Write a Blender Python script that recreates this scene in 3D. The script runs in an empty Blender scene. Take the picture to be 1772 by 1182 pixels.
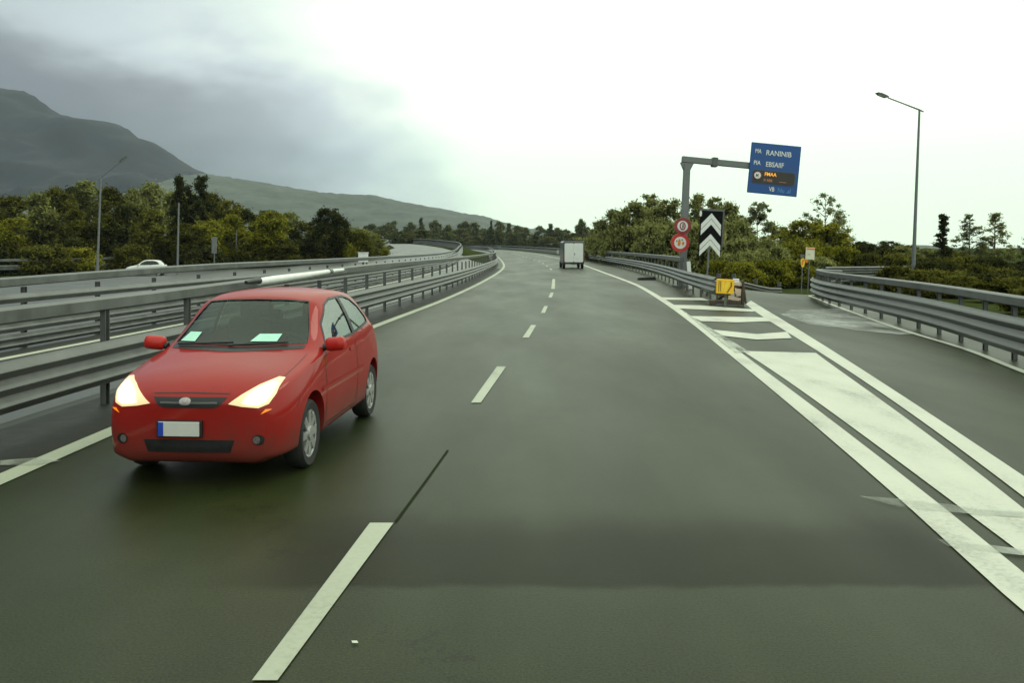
import bpy, bmesh, math, random
import numpy as np
from mathutils import Vector, Matrix
from mathutils.bvhtree import BVHTree

scene = bpy.context.scene
COL = scene.collection
R = math.radians
# ------------------------------------------------------------------ camera
H = 1.9            # eye height above the road
F = 1500.0         # focal length in photo pixels (photo is 1772 px wide)
CX, CY = 886.0, 430.0
cd = bpy.data.cameras.new('camera')
cam = bpy.data.objects.new('camera', cd)
COL.objects.link(cam)
cam.location = (0, 0, H)
cam.rotation_euler = (R(90), 0, 0)
cd.sensor_width = 36
cd.lens = 36 * F / 1772
cd.shift_y = -161 / 1772
cd.clip_start = 0.1
cd.clip_end = 9000
scene.camera = cam
# ------------------------------------------------------------------ light
scene.view_settings.view_transform = 'Standard'
scene.view_settings.look = 'None'
scene.view_settings.gamma = 1
scene.view_settings.exposure = 0.0
SUN_EL, SUN_AZ = R(48), R(55)      # azimuth clockwise from +Y (ahead), to the right
sl = bpy.data.lights.new('sun', 'SUN')
sl.energy = 0.6
sl.angle = R(25)
sl.color = (1, .98, .82)
so = bpy.data.objects.new('sun', sl)
COL.objects.link(so)
sd = Vector((math.cos(SUN_EL) * math.sin(SUN_AZ), math.cos(SUN_EL) * math.cos(SUN_AZ), math.sin(SUN_EL)))
so.rotation_euler = sd.to_track_quat('Z', 'Y').to_euler()
so.location = (40, 40, 60)

w = bpy.data.worlds.new('World')
scene.world = w
w.use_nodes = True
nt = w.node_tree
nt.nodes.clear()


def N(tree, typ, ins=None, **kw):
    n = tree.nodes.new(typ)
    for k, v in kw.items():
        setattr(n, k, v)
    for k, v in (ins or {}).items():
        if isinstance(v, bpy.types.NodeSocket):
            tree.links.new(v, n.inputs[k])
        else:
            n.inputs[k].default_value = v
    return n


def ramp(tree, fac, stops, interp='LINEAR'):
    n = tree.nodes.new('ShaderNodeValToRGB')
    n.color_ramp.interpolation = interp
    e = n.color_ramp.elements
    while len(e) < len(stops):
        e.new(0.5)
    for el, (p, c) in zip(e, stops):
        el.position = p
        el.color = (*c, 1) if len(c) == 3 else c
    tree.links.new(fac, n.inputs[0])
    return n.outputs[0]


def mth(tree, op, a, b=0.0, c=0.0, clamp=False):
    n = tree.nodes.new('ShaderNodeMath')
    n.operation = op
    n.use_clamp = clamp
    for i, v in enumerate((a, b, c)):
        if isinstance(v, bpy.types.NodeSocket):
            tree.links.new(v, n.inputs[i])
        else:
            n.inputs[i].default_value = v
    return n.outputs[0]


def mrange(tree, v, a, b, c=0.0, d=1.0, smooth=True):
    n = tree.nodes.new('ShaderNodeMapRange')
    n.interpolation_type = 'SMOOTHSTEP' if smooth else 'LINEAR'
    tree.links.new(v, n.inputs['Value'])
    n.inputs['From Min'].default_value = a
    n.inputs['From Max'].default_value = b
    n.inputs['To Min'].default_value = c
    n.inputs['To Max'].default_value = d
    return n.outputs['Result']


# sky: physical sky under a thick cloud deck, darker over the mountain, thin and bright to the right
sky = N(nt, 'ShaderNodeTexSky', sky_type='NISHITA', sun_disc=False)
sky.sun_elevation = SUN_EL
sky.sun_rotation = SUN_AZ
bg1 = N(nt, 'ShaderNodeBackground', {'Color': sky.outputs[0], 'Strength': 0.10})
tc = N(nt, 'ShaderNodeTexCoord')
sep = N(nt, 'ShaderNodeSeparateXYZ', {0: tc.outputs['Generated']})
mp = N(nt, 'ShaderNodeMapping', {'Vector': tc.outputs['Generated'], 'Scale': (1.0, 1.0, 2.6)})
nz = N(nt, 'ShaderNodeTexNoise', {'Vector': mp.outputs[0], 'Scale': 3.4, 'Detail': 6.0, 'Roughness': 0.5, 'Distortion': 0.4})
nz2 = N(nt, 'ShaderNodeTexNoise', {'Vector': mp.outputs[0], 'Scale': 8.0, 'Detail': 4.0, 'Roughness': 0.5})
nsum = mth(nt, 'MULTIPLY_ADD', nz2.outputs[0], 0.35, mth(nt, 'MULTIPLY', nz.outputs[0], 0.65))
nn = mth(nt, 'SUBTRACT', nsum, 0.5)
xx = mth(nt, 'MULTIPLY_ADD', nn, 0.34, sep.outputs[0])
xx = mth(nt, 'MULTIPLY_ADD', sep.outputs[2], 0.55, xx)
d1 = mrange(nt, xx, 0.05, -0.44)
ee = mth(nt, 'MULTIPLY_ADD', nn, 0.30, sep.outputs[2])
d2 = mrange(nt, ee, 0.135, 0.235, 1.0, 0.45)
dark = mth(nt, 'MULTIPLY', d1, d2, clamp=True)
skyc = ramp(nt, dark, [(0.0, (1.40, 1.56, 1.26)), (0.13, (1.00, 1.13, 1.02)), (0.30, (0.72, 0.81, 0.83)), (0.55, (0.46, 0.51, 0.545)), (0.8, (.31, .335, .365)), (1.0, (0.22, 0.235, 0.27))])
low = mrange(nt, sep.outputs[2], 0.0, 0.19)
tint = ramp(nt, low, [(0.0, (.72, .79, .76)), (.55, (.81, .87, .86)), (1.0, (1, 1, 1))])
mt = N(nt, 'ShaderNodeMix', {'Factor': 1.0}, data_type='RGBA', blend_type='MULTIPLY')
nt.links.new(skyc, mt.inputs[6])
nt.links.new(tint, mt.inputs[7])
bg2 = N(nt, 'ShaderNodeBackground', {'Color': mt.outputs[2], 'Strength': 1.0})
mixw = N(nt, 'ShaderNodeMixShader', {0: 0.94, 1: bg1.outputs[0], 2: bg2.outputs[0]})
wo = N(nt, 'ShaderNodeOutputWorld', {'Surface': mixw.outputs[0]})

# ------------------------------------------------------------------ helpers


def tag(o, label=None, cat=None, group=None, kind=None):
    if label: o['label'] = label
    if cat: o['category'] = cat
    if group: o['group'] = group
    if kind: o['kind'] = kind
    return o


def link(name, me, mat=None, parent=None, smooth=False):
    o = bpy.data.objects.new(name, me)
    COL.objects.link(o)
    if mat is not None and not me.materials:
        me.materials.append(mat)
    if parent is not None:
        o.parent = parent
    if smooth:
        me.polygons.foreach_set('use_smooth', [True] * len(me.polygons))
        me.set_sharp_from_angle(angle=R(38))
    return o


def empty(name, loc=(0, 0, 0), rot=(0, 0, 0)):
    o = bpy.data.objects.new(name, None)
    o.empty_display_size = .3
    COL.objects.link(o)
    o.location = loc
    o.rotation_euler = rot
    return o


class MB:
    """collects simple shapes into one mesh"""

    def __init__(self):
        self.v, self.f = [], []

    def add(self, vs, fs, M=None):
        n = len(self.v)
        for p in vs:
            p = Vector(p)
            self.v.append(M @ p if M is not None else p)
        self.f += [tuple(i + n for i in f) for f in fs]
        return self

    def box(self, c, s, M=None, ch=0.0):
        x, y, z = (k / 2 for k in s)
        if ch <= 0:
            vs = [(c[0] + a * x, c[1] + b * y, c[2] + d * z) for a in (-1, 1) for b in (-1, 1) for d in (-1, 1)]
            fs = [(0, 1, 3, 2), (4, 6, 7, 5), (0, 4, 5, 1), (2, 3, 7, 6), (0, 2, 6, 4), (1, 5, 7, 3)]
            return self.add(vs, fs, M)
        bm = bmesh.new()
        bmesh.ops.create_cube(bm, size=1)
        for v in bm.verts:
            v.co = Vector((v.co.x * s[0], v.co.y * s[1], v.co.z * s[2]))
        bmesh.ops.bevel(bm, geom=bm.edges[:], offset=ch, segments=2, affect='EDGES', profile=.5)
        bm.verts.index_update()
        vs = [v.co + Vector(c) for v in bm.verts]
        fs = [[v.index for v in f.verts] for f in bm.faces]
        bm.free()
        return self.add(vs, fs, M)

    def tube(self, pts, rad, n=10, M=None, cap=True):
        pts = [Vector(p) for p in pts]
        if not hasattr(rad, '__len__'):
            rad = [rad] * len(pts)
        vs, fs = [], []
        ref = None
        for i, p in enumerate(pts):
            t = (pts[min(i + 1, len(pts) - 1)] - pts[max(i - 1, 0)]).normalized()
            if ref is None:
                ref = Vector((1, 0, 0)) if abs(t.x) < .8 else Vector((0, 1, 0))
            u = (ref - t * ref.dot(t)).normalized()
            ref = u
            v = t.cross(u)
            for k in range(n):
                a = 2 * math.pi * k / n
                vs.append(p + (u * math.cos(a) + v * math.sin(a)) * rad[i])
        for i in range(len(pts) - 1):
            for k in range(n):
                k2 = (k + 1) % n
                fs.append((i * n + k, i * n + k2, (i + 1) * n + k2, (i + 1) * n + k))
        if cap:
            fs.append(tuple(range(n - 1, -1, -1)))
            fs.append(tuple((len(pts) - 1) * n + k for k in range(n)))
        return self.add(vs, fs, M)

    def prism(self, poly, d0, d1, axis='y', M=None):
        """poly in the plane across the axis, extruded from d0 to d1"""
        n = len(poly)
        def pt(a, b, d):
            return {'y': (a, d, b), 'x': (d, a, b), 'z': (a, b, d)}[axis]
        vs = [pt(a, b, d0) for a, b in poly] + [pt(a, b, d1) for a, b in poly]
        fs = [tuple(range(n)), tuple(range(2 * n - 1, n - 1, -1))]
        fs += [(i, i + n, (i + 1) % n + n, (i + 1) % n) for i in range(n)]
        return self.add(vs, fs, M)

    def lathe(self, prof, n=32, axis='y', M=None):
        """prof: (radius, along-axis) closed loop"""
        vs, fs = [], []
        m = len(prof)
        for k in range(n):
            a = 2 * math.pi * k / n
            for r, t in prof:
                c, s = r * math.cos(a), r * math.sin(a)
                vs.append((c, t, s) if axis == 'y' else (c, s, t) if axis == 'z' else (t, c, s))
        for k in range(n):
            k2 = (k + 1) % n
            for i in range(m):
                i2 = (i + 1) % m
                fs.append((k * m + i, k2 * m + i, k2 * m + i2, k * m + i2))
        return self.add(vs, fs, M)

    def mesh(self, name):
        me = bpy.data.meshes.new(name)
        me.from_pydata([tuple(v) for v in self.v], [], self.f)
        bm = bmesh.new()
        bm.from_mesh(me)
        bmesh.ops.recalc_face_normals(bm, faces=bm.faces[:])
        bm.to_mesh(me)
        bm.free()
        return me

    def build(self, name, mat, parent=None, smooth=False):
        return link(name, self.mesh(name), mat, parent, smooth)


def smoothstep(a, b, x):
    t = min(1, max(0, (x - a) / (b - a)))
    return t * t * (3 - 2 * t)


def interp(xs, ys, x):
    return float(np.interp(x, xs, ys))


def lin(xs, ys, x):
    """linear interpolation with linear extrapolation"""
    if x < xs[0]:
        return ys[0] + (ys[1] - ys[0]) / (xs[1] - xs[0]) * (x - xs[0])
    if x > xs[-1]:
        return ys[-1] + (ys[-1] - ys[-2]) / (xs[-1] - xs[-2]) * (x - xs[-1])
    return float(np.interp(x, xs, ys))


def smooth_path(pts, step):
    """Catmull-Rom through pts (2D), resampled evenly"""
    P = [np.array(p, float) for p in pts]
    P = [2 * P[0] - P[1]] + P + [2 * P[-1] - P[-2]]
    out = []
    for i in range(1, len(P) - 2):
        p0, p1, p2, p3 = P[i - 1:i + 3]
        t0 = 0; t1 = np.linalg.norm(p1 - p0) ** .5; t2 = t1 + np.linalg.norm(p2 - p1) ** .5; t3 = t2 + np.linalg.norm(p3 - p2) ** .5
        n = max(2, int(np.linalg.norm(p2 - p1) / .4))
        for t in np.linspace(t1, t2, n, endpoint=False):
            A1 = (t1 - t) / (t1 - t0) * p0 + (t - t0) / (t1 - t0) * p1
            A2 = (t2 - t) / (t2 - t1) * p1 + (t - t1) / (t2 - t1) * p2
            A3 = (t3 - t) / (t3 - t2) * p2 + (t - t2) / (t3 - t2) * p3
            B1 = (t2 - t) / (t2 - t0) * A1 + (t - t0) / (t2 - t0) * A2
            B2 = (t3 - t) / (t3 - t1) * A2 + (t - t1) / (t3 - t1) * A3
            out.append((t2 - t) / (t2 - t1) * B1 + (t - t1) / (t2 - t1) * B2)
    out.append(P[-2])
    out = np.array(out)
    d = np.concatenate([[0], np.cumsum(np.linalg.norm(np.diff(out, axis=0), axis=1))])
    n = max(2, int(d[-1] / step) + 1)
    s = np.linspace(0, d[-1], n)
    return np.stack([np.interp(s, d, out[:, 0]), np.interp(s, d, out[:, 1])], 1)


def normals2(path):
    t = np.gradient(path, axis=0)
    t /= np.linalg.norm(t, axis=1)[:, None]
    return np.stack([t[:, 1], -t[:, 0]], 1)       # to the right of travel


# ------------------------------------------------------------------ terrain
def zm(Y):                                    # long profile of the main road
    if Y < 60: return 0.0
    if Y < 300: return 1.5 * ((Y - 60) / 240) ** 1.5
    return 1.5 + .25 * (1 - math.exp(-(Y - 300) / 80))


def zl(Y):                                    # long profile of the carriageway on the left
    if Y < 70: return 0.0
    u = Y - 70
    if u < 30: return .01 * u * u / 30
    if Y < 240: return .3 + .0205 * (u - 30)
    return .3 + .0205 * 140 + .4 * (1 - math.exp(-(Y - 240) / 60))


def unproj(px, py):
    lo, hi = 1.0, 600.0
    if py <= CY + .5: py = CY + .5
    f = lambda d: H - (py - CY) * d / F - zm(d)
    for _ in range(60):
        m = (lo + hi) / 2
        if f(m) > 0: lo = m
        else: hi = m
    return ((px - CX) * lo / F, lo)


def at(px, py, Y):
    """photo pixel at distance Y -> point"""
    return Vector(((px - CX) * Y / F, Y, H + (CY - py) * Y / F))


LL = [unproj(*p) for p in [(0, 831), (200, 744), (650, 564.5), (766, 520), (834, 488.5), (870, 465), (871, 456), (860.5, 444)]]
LL = [(LL[0][0] - .2, LL[0][1] - 10)] + LL + [(-5.2, 215), (-9.5, 260), (-16, 300), (-30, 360), (-46, 410)]
RL = [unproj(*p) for p in [(1772, 1027), (1610, 886), (1531, 820), (1412, 723), (1269, 610), (1209, 563), (1157, 526), (1105, 495), (1078, 484), (1020, 462.5)]]
RL = [(RL[0][0] - 15 * .093, RL[0][1] - 15)] + RL + [(8.15, 115), (7.2, 150), (5.3, 200), (-.2, 260), (-6.5, 300), (-20, 360), (-36, 410)]
LLx = lambda Y: lin([p[1] for p in LL], [p[0] for p in LL], Y)
RLx = lambda Y: lin([p[1] for p in RL], [p[0] for p in RL], Y)
B4 = [(6.95, 29.6), (7.2, 33), (7.6, 38), (8.4, 46), (9.4, 58), (10.2, 72), (10.6, 97), (10.4, 125), (9.4, 160), (7.3, 200), (1.9, 260), (-4.3, 300), (-17.6, 360), (-33.5, 410)]
B4x = lambda Y: lin([p[1] for p in B4], [p[0] for p in B4], Y)
B5 = [(3.6, -12), (5.1, -4), (6.75, 6), (8.2, 13.9), (9.42, 20), (10.75, 30), (11.6, 33.5), (12.6, 36), (14.2, 38)]


def G(X, Y):
    z = zm(Y)
    t = LLx(min(Y, 405)) - X
    if t > 2:
        z += (zl(Y) - z) * smoothstep(2.2, 7.5, t)
        z -= .7 * smoothstep(16, 34, -X) * smoothstep(30, 60, Y) * (1 - smoothstep(105, 150, Y))
    r = X - B4x(min(max(Y, 29), 405))
    if Y > 33 and r > 2:
        z -= .7 * smoothstep(2, 6, r) * smoothstep(33, 50, Y) * (1 - smoothstep(120, 200, Y))
    return z


# ------------------------------------------------------------------ materials
def pmat(name, col, rough=.6, metal=0.0, spec=.5, noise=0.0, nscale=8.0, bump=0.0, coat=0.0, space='Object', col2=None, detail=5.0):
    m = bpy.data.materials.new(name)
    m.use_nodes = True
    t = m.node_tree
    b = t.nodes['Principled BSDF']
    b.inputs['Roughness'].default_value = rough
    b.inputs['Metallic'].default_value = metal
    b.inputs['Specular IOR Level'].default_value = spec
    b.inputs['Coat Weight'].default_value = coat
    b.inputs['Coat Roughness'].default_value = .05
    b.inputs['Base Color'].default_value = (*col, 1)
    if noise or col2:
        co = N(t, 'ShaderNodeTexCoord').outputs['Object'] if space == 'Object' else N(t, 'ShaderNodeNewGeometry').outputs['Position']
        nn_ = N(t, 'ShaderNodeTexNoise', {'Vector': co, 'Scale': nscale, 'Detail': detail, 'Roughness': .6})
        c2 = col2 or tuple(c * (1 - noise) for c in col)
        c1 = col if col2 else tuple(min(1, c * (1 + noise)) for c in col)
        rc = ramp(t, nn_.outputs[0], [(.32, c2), (.68, c1)])
        t.links.new(rc, b.inputs['Base Color'])
        rr = mrange(t, nn_.outputs[0], .3, .7, max(.02, rough - .1), min(1, rough + .1), False)
        t.links.new(rr, b.inputs['Roughness'])
        if bump:
            bp = N(t, 'ShaderNodeBump', {'Height': nn_.outputs[0], 'Strength': bump, 'Distance': .02})
            t.links.new(bp.outputs[0], b.inputs['Normal'])
    return m


def emat(name, col, strength, base=(.02, .02, .02)):
    m = bpy.data.materials.new(name)
    m.use_nodes = True
    b = m.node_tree.nodes['Principled BSDF']
    b.inputs['Base Color'].default_value = (*base, 1)
    b.inputs['Emission Color'].default_value = (*col, 1)
    b.inputs['Emission Strength'].default_value = strength
    b.inputs['Roughness'].default_value = .25
    return m


def asphalt():
    m = bpy.data.materials.new('asphalt')
    m.use_nodes = True
    t = m.node_tree
    b = t.nodes['Principled BSDF']
    pos = N(t, 'ShaderNodeNewGeometry').outputs['Position']
    big = N(t, 'ShaderNodeTexNoise', {'Vector': N(t, 'ShaderNodeMapping', {'Vector': pos, 'Scale': (.55, .12, 1)}).outputs[0], 'Scale': 1.0, 'Detail': 5.0, 'Roughness': .55})
    fine = N(t, 'ShaderNodeTexNoise', {'Vector': pos, 'Scale': 70.0, 'Detail': 5.0, 'Roughness': .8})
    mid = N(t, 'ShaderNodeTexNoise', {'Vector': pos, 'Scale': 2.4, 'Detail': 6.0, 'Roughness': .6})
    base = ramp(t, big.outputs[0], [(.3, (.014, .019, .005)), (.5, (.020, .026, .007)), (.72, (.029, .036, .012))])
    f2 = ramp(t, fine.outputs[0], [(.40, (.45, .45, .45)), (.60, (1.6, 1.6, 1.55))])
    f3 = ramp(t, mid.outputs[0], [(.3, (.88, .88, .87)), (.7, (1.1, 1.1, 1.1))])
    c = N(t, 'ShaderNodeMix', {'Factor': 1.0}, data_type='RGBA', blend_type='MULTIPLY')
    t.links.new(base, c.inputs[6]); t.links.new(f2, c.inputs[7])
    c2 = N(t, 'ShaderNodeMix', {'Factor': 1.0}, data_type='RGBA', blend_type='MULTIPLY')
    t.links.new(c.outputs[2], c2.inputs[6]); t.links.new(f3, c2.inputs[7])
    # windscreen reflection painted in as a dark band across the lanes, soft ragged edges
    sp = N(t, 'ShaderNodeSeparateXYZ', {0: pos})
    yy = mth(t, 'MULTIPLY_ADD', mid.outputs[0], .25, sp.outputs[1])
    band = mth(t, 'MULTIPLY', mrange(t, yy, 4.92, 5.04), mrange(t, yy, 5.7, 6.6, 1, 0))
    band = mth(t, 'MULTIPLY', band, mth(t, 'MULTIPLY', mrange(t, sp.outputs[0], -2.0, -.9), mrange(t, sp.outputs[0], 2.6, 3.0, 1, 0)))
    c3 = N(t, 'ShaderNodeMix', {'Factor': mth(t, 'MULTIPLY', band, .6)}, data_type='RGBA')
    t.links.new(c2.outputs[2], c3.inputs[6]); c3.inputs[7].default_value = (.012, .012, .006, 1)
    # wheel tracks along the lanes, tar patches and drips
    lat = mth(t, 'MULTIPLY_ADD', sp.outputs[1], -.092, sp.outputs[0])
    lat = mth(t, 'MULTIPLY_ADD', big.outputs[0], .5, lat)
    wt = mth(t, 'SINE', mth(t, 'MULTIPLY', lat, 3.5))
    wt = mrange(t, wt, -.2, 1.0, 1.0, .84)
    drip = N(t, 'ShaderNodeTexNoise', {'Vector': N(t, 'ShaderNodeMapping', {'Vector': pos, 'Scale': (1.5, .35, 1)}).outputs[0], 'Scale': 1.7, 'Detail': 7.0, 'Roughness': .75})
    dr = mrange(t, drip.outputs[0], .60, .72, 1.0, .72)
    vor = N(t, 'ShaderNodeTexVoronoi', {'Vector': N(t, 'ShaderNodeVectorMath', {0: pos, 1: N(t, 'ShaderNodeVectorMath', {0: mid.outputs[1], 'Scale': 1.6}, operation='SCALE').outputs[0]}, operation='ADD').outputs[0], 'Scale': .16}, feature='DISTANCE_TO_EDGE')
    crk = mrange(t, vor.outputs['Distance'], .0012, .0034, .62, 1.0)
    allw = mth(t, 'MULTIPLY', mth(t, 'MULTIPLY', wt, dr), crk)
    c4 = N(t, 'ShaderNodeMix', {'Factor': 1.0}, data_type='RGBA', blend_type='MULTIPLY')
    cw = N(t, 'ShaderNodeCombineXYZ', {0: allw, 1: allw, 2: allw})
    t.links.new(c3.outputs[2], c4.inputs[6]); t.links.new(cw.outputs[0], c4.inputs[7])
    c3 = c4
    t.links.new(c3.outputs[2], b.inputs['Base Color'])
    t.links.new(mrange(t, big.outputs[0], .3, .7, .46, .36, False), b.inputs['Roughness'])
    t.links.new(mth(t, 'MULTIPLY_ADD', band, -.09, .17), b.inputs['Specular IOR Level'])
    bp = N(t, 'ShaderNodeBump', {'Height': fine.outputs[0], 'Strength': .22, 'Distance': .008})
    t.links.new(bp.outputs[0], b.inputs['Normal'])
    return m


def paint_mat(name, col, wear=.45, rough=.5):
    m = bpy.data.materials.new(name)
    m.use_nodes = True
    t = m.node_tree
    b = t.nodes['Principled BSDF']
    pos = N(t, 'ShaderNodeNewGeometry').outputs['Position']
    n1 = N(t, 'ShaderNodeTexNoise', {'Vector': pos, 'Scale': 26.0, 'Detail': 6.0, 'Roughness': .7})
    n2 = N(t, 'ShaderNodeTexNoise', {'Vector': N(t, 'ShaderNodeMapping', {'Vector': pos, 'Scale': (1.6, .5, 1)}).outputs[0], 'Scale': 1.2, 'Detail': 4.0})
    s = mth(t, 'MULTIPLY_ADD', n2.outputs[0], .8, mth(t, 'MULTIPLY', n1.outputs[0], .5))
    c = ramp(t, s, [(.42, tuple(k * wear for k in col)), (.50, tuple(k * .72 for k in col)), (.60, tuple(k * .90 for k in col)), (.78, col)])
    t.links.new(c, b.inputs['Base Color'])
    b.inputs['Roughness'].default_value = rough
    bp = N(t, 'ShaderNodeBump', {'Height': n1.outputs[0], 'Strength': .15, 'Distance': .01})
    t.links.new(bp.outputs[0], b.inputs['Normal'])
    return m


def smear_mat(name, col, lo, hi, top=.85):
    m = bpy.data.materials.new(name)
    m.use_nodes = True
    t = m.node_tree
    b = t.nodes['Principled BSDF']
    pos = N(t, 'ShaderNodeNewGeometry').outputs['Position']
    n1 = N(t, 'ShaderNodeTexNoise', {'Vector': N(t, 'ShaderNodeMapping', {'Vector': pos, 'Scale': (1, .45, 1), 'Rotation': (0, 0, .2)}).outputs[0], 'Scale': 1.1, 'Detail': 8.0, 'Roughness': .65})
    a = mrange(t, n1.outputs[0], lo, hi, 0, top)
    b.inputs['Base Color'].default_value = (*col, 1)
    b.inputs['Roughness'].default_value = .55
    t.links.new(a, b.inputs['Alpha'])
    return m


def foliage(name, dark, mid_, light, sc=.55):
    m = bpy.data.materials.new(name)
    m.use_nodes = True
    t = m.node_tree
    t.nodes.clear()
    co = N(t, 'ShaderNodeTexCoord').outputs['Object']
    oi = N(t, 'ShaderNodeObjectInfo')
    off = N(t, 'ShaderNodeVectorMath', {0: co, 1: oi.outputs['Location']}, operation='ADD')
    n1 = N(t, 'ShaderNodeTexNoise', {'Vector': off.outputs[0], 'Scale': sc, 'Detail': 5.0, 'Roughness': .7})
    s = mth(t, 'MULTIPLY_ADD', mth(t, 'SUBTRACT', oi.outputs['Random'], .5), .22, n1.outputs[0])
    c = ramp(t, s, [(.33, dark), (.5, mid_), (.68, light)])
    d = N(t, 'ShaderNodeBsdfDiffuse', {'Color': c})
    tr = N(t, 'ShaderNodeBsdfTranslucent', {'Color': c})
    mx = N(t, 'ShaderNodeMixShader', {0: .42, 1: d.outputs[0], 2: tr.outputs[0]})
    N(t, 'ShaderNodeOutputMaterial', {'Surface': mx.outputs[0]})
    return m


M = {}
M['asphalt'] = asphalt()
M['paint'] = paint_mat('road paint', (.57, .585, .485))
M['paint2'] = paint_mat('old road paint', (.40, .43, .33), .32)
M['smear'] = smear_mat('worn paint dust', (.46, .49, .42), .28, .66)
M['sheen'] = smear_mat('painted sheen on ramp', (.46, .48, .46), .28, .74, .72)
M['grass'] = pmat('grass verge', (.055, .068, .022), .95, spec=0.0, noise=.4, nscale=1.2, col2=(.028, .036, .013), space='W')
M['hill1'] = pmat('mountain woods', (.010, .015, .030), .95, col2=(.003, .005, .012), nscale=.018, space='W', detail=9)
M['hill2'] = pmat('hillside woods', (.105, .125, .11), .95, col2=(.055, .070, .062), nscale=.05, space='W', detail=10)
M['steel'] = pmat('galvanised steel', (.165, .175, .17), .48, .3, col2=(.085, .090, .085), nscale=2.2, space='W', detail=8)
M['steel_dark'] = pmat('weathered steel post', (.12, .125, .12), .6, .25, noise=.25, nscale=3, space='W')
M['pole'] = pmat('grey pole', (.17, .18, .185), .5, .3, noise=.12, nscale=3)
M['red'] = None
M['black'] = pmat('black plastic', (.012, .012, .013), .45, noise=.3, nscale=20)
M['rubber'] = pmat('tyre rubber', (.02, .02, .02), .8, noise=.3, nscale=12)
M['alloy'] = pmat('wheel alloy', (.52, .52, .52), .35, .7, noise=.1, nscale=9)
M['emblem'] = pmat('dull emblem', (.40, .36, .36), .35, .6, noise=.3, nscale=30)
M['chrome'] = pmat('chrome', (.7, .7, .7), .15, 1.0)
M['interior'] = pmat('cabin trim', (.028, .03, .03), .8, noise=.3, nscale=7)
M['seat'] = pmat('seat cloth', (.05, .052, .055), .9, noise=.2, nscale=30)
M['plate'] = pmat('plate white', (.62, .62, .60), .4, noise=.06, nscale=6)
M['blue'] = pmat('blue band', (.02, .06, .45), .4, noise=.1, nscale=6)
M['signblue'] = pmat('sign blue', (.007, .075, .30), .45, noise=.12, nscale=1.2)
M['white'] = pmat('sign white', (.78, .79, .78), .45, noise=.05, nscale=5)
M['signred'] = pmat('sign red', (.55, .03, .03), .45, noise=.1, nscale=5)
M['signdkred'] = pmat('faded sign red', (.30, .035, .045), .5, noise=.12, nscale=5)
M['orange'] = pmat('sign orange', (.75, .22, .015), .45, noise=.1, nscale=5)
M['yellow'] = pmat('yellow plastic', (.92, .50, .008), .45, noise=.12, nscale=5)
M['lightyellow'] = pmat('bright yellow', (.88, .62, .05), .45, noise=.05, nscale=5)
M['cream'] = pmat('cream board', (.75, .74, .60), .5, noise=.06, nscale=4)
M['rust'] = pmat('rusty frame', (.075, .055, .04), .7, .2, noise=.4, nscale=7)
M['peach'] = pmat('faded cover', (.62, .47, .37), .6, noise=.12, nscale=6)
M['signblack'] = pmat('sign black', (.006, .007, .006), .85, spec=.15, noise=.2, nscale=4)
M['led'] = emat('amber led', (1, .42, .03), 1.1)
M['led2'] = emat('dim led', (1, .40, .2), .28)
M['screen'] = pmat('message panel', (.025, .022, .02), .4, noise=.2, nscale=4)
M['van_white'] = pmat('van door white', (.72, .74, .73), .35, noise=.05, nscale=1.5, coat=.3)
M['van_grey'] = pmat('van side grey', (.08, .09, .085), .4, noise=.1, nscale=2, coat=.3)
M['mint'] = pmat('mint paper', (.45, .80, .66), .7, noise=.06, nscale=10)
M['lampglow'] = emat('lit headlight', (1, .90, .62), 6.0, (.6, .6, .55))
M['lampside'] = emat('lit headlight rim', (1, .64, .26), .62, (.6, .55, .4))
M['amber'] = emat('amber glow strip', (1, .26, .01), .8, (.5, .15, .01))
M['lens'] = pmat('clear lamp lens', (.45, .46, .46), .12, .3, noise=.1, nscale=14)
M['foglens'] = pmat('dull fog lens', (.16, .14, .14), .3, .2, noise=.2, nscale=14)
M['bark'] = pmat('bark', (.075, .062, .045), .9, noise=.4, nscale=6)
M['f_olive'] = foliage('leaves olive', (.078, .078, .014), (.145, .143, .024), (.215, .208, .042))
M['f_dark'] = foliage('leaves dark', (.042, .047, .014), (.075, .081, .024), (.120, .124, .038))
M['f_green'] = foliage('leaves green', (.185, .198, .066), (.30, .315, .10), (.40, .41, .145))
M['f_pale'] = foliage('leaves pale', (.19, .22, .10), (.28, .31, .145), (.36, .38, .19))
M['f_yellow'] = foliage('leaves yellow green', (.17, .172, .016), (.29, .285, .028), (.40, .38, .05))
M['f_far'] = foliage('leaves distant', (.10, .112, .042), (.165, .175, .056), (.24, .24, .078), .25)


def glass_mat(name, tint, refl, gain=.9):
    m = bpy.data.materials.new(name)
    m.use_nodes = True
    t = m.node_tree
    t.nodes.clear()
    tr = N(t, 'ShaderNodeBsdfTransparent', {'Color': (*tint, 1)})
    gl = N(t, 'ShaderNodeBsdfGlossy', {'Color': (.92, 1, .95, 1), 'Roughness': .03})
    fr = N(t, 'ShaderNodeFresnel', {'IOR': 1.5})
    f = mth(t, 'MULTIPLY_ADD', fr.outputs[0], gain, refl, clamp=True)
    mx = N(t, 'ShaderNodeMixShader', {0: f, 1: tr.outputs[0], 2: gl.outputs[0]})
    N(t, 'ShaderNodeOutputMaterial', {'Surface': mx.outputs[0]})
    return m


M['glass'] = glass_mat('windscreen glass', (.50, .68, .58), .035, .6)
M['glass2'] = glass_mat('side glass', (.26, .30, .28), .02, .30)


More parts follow.
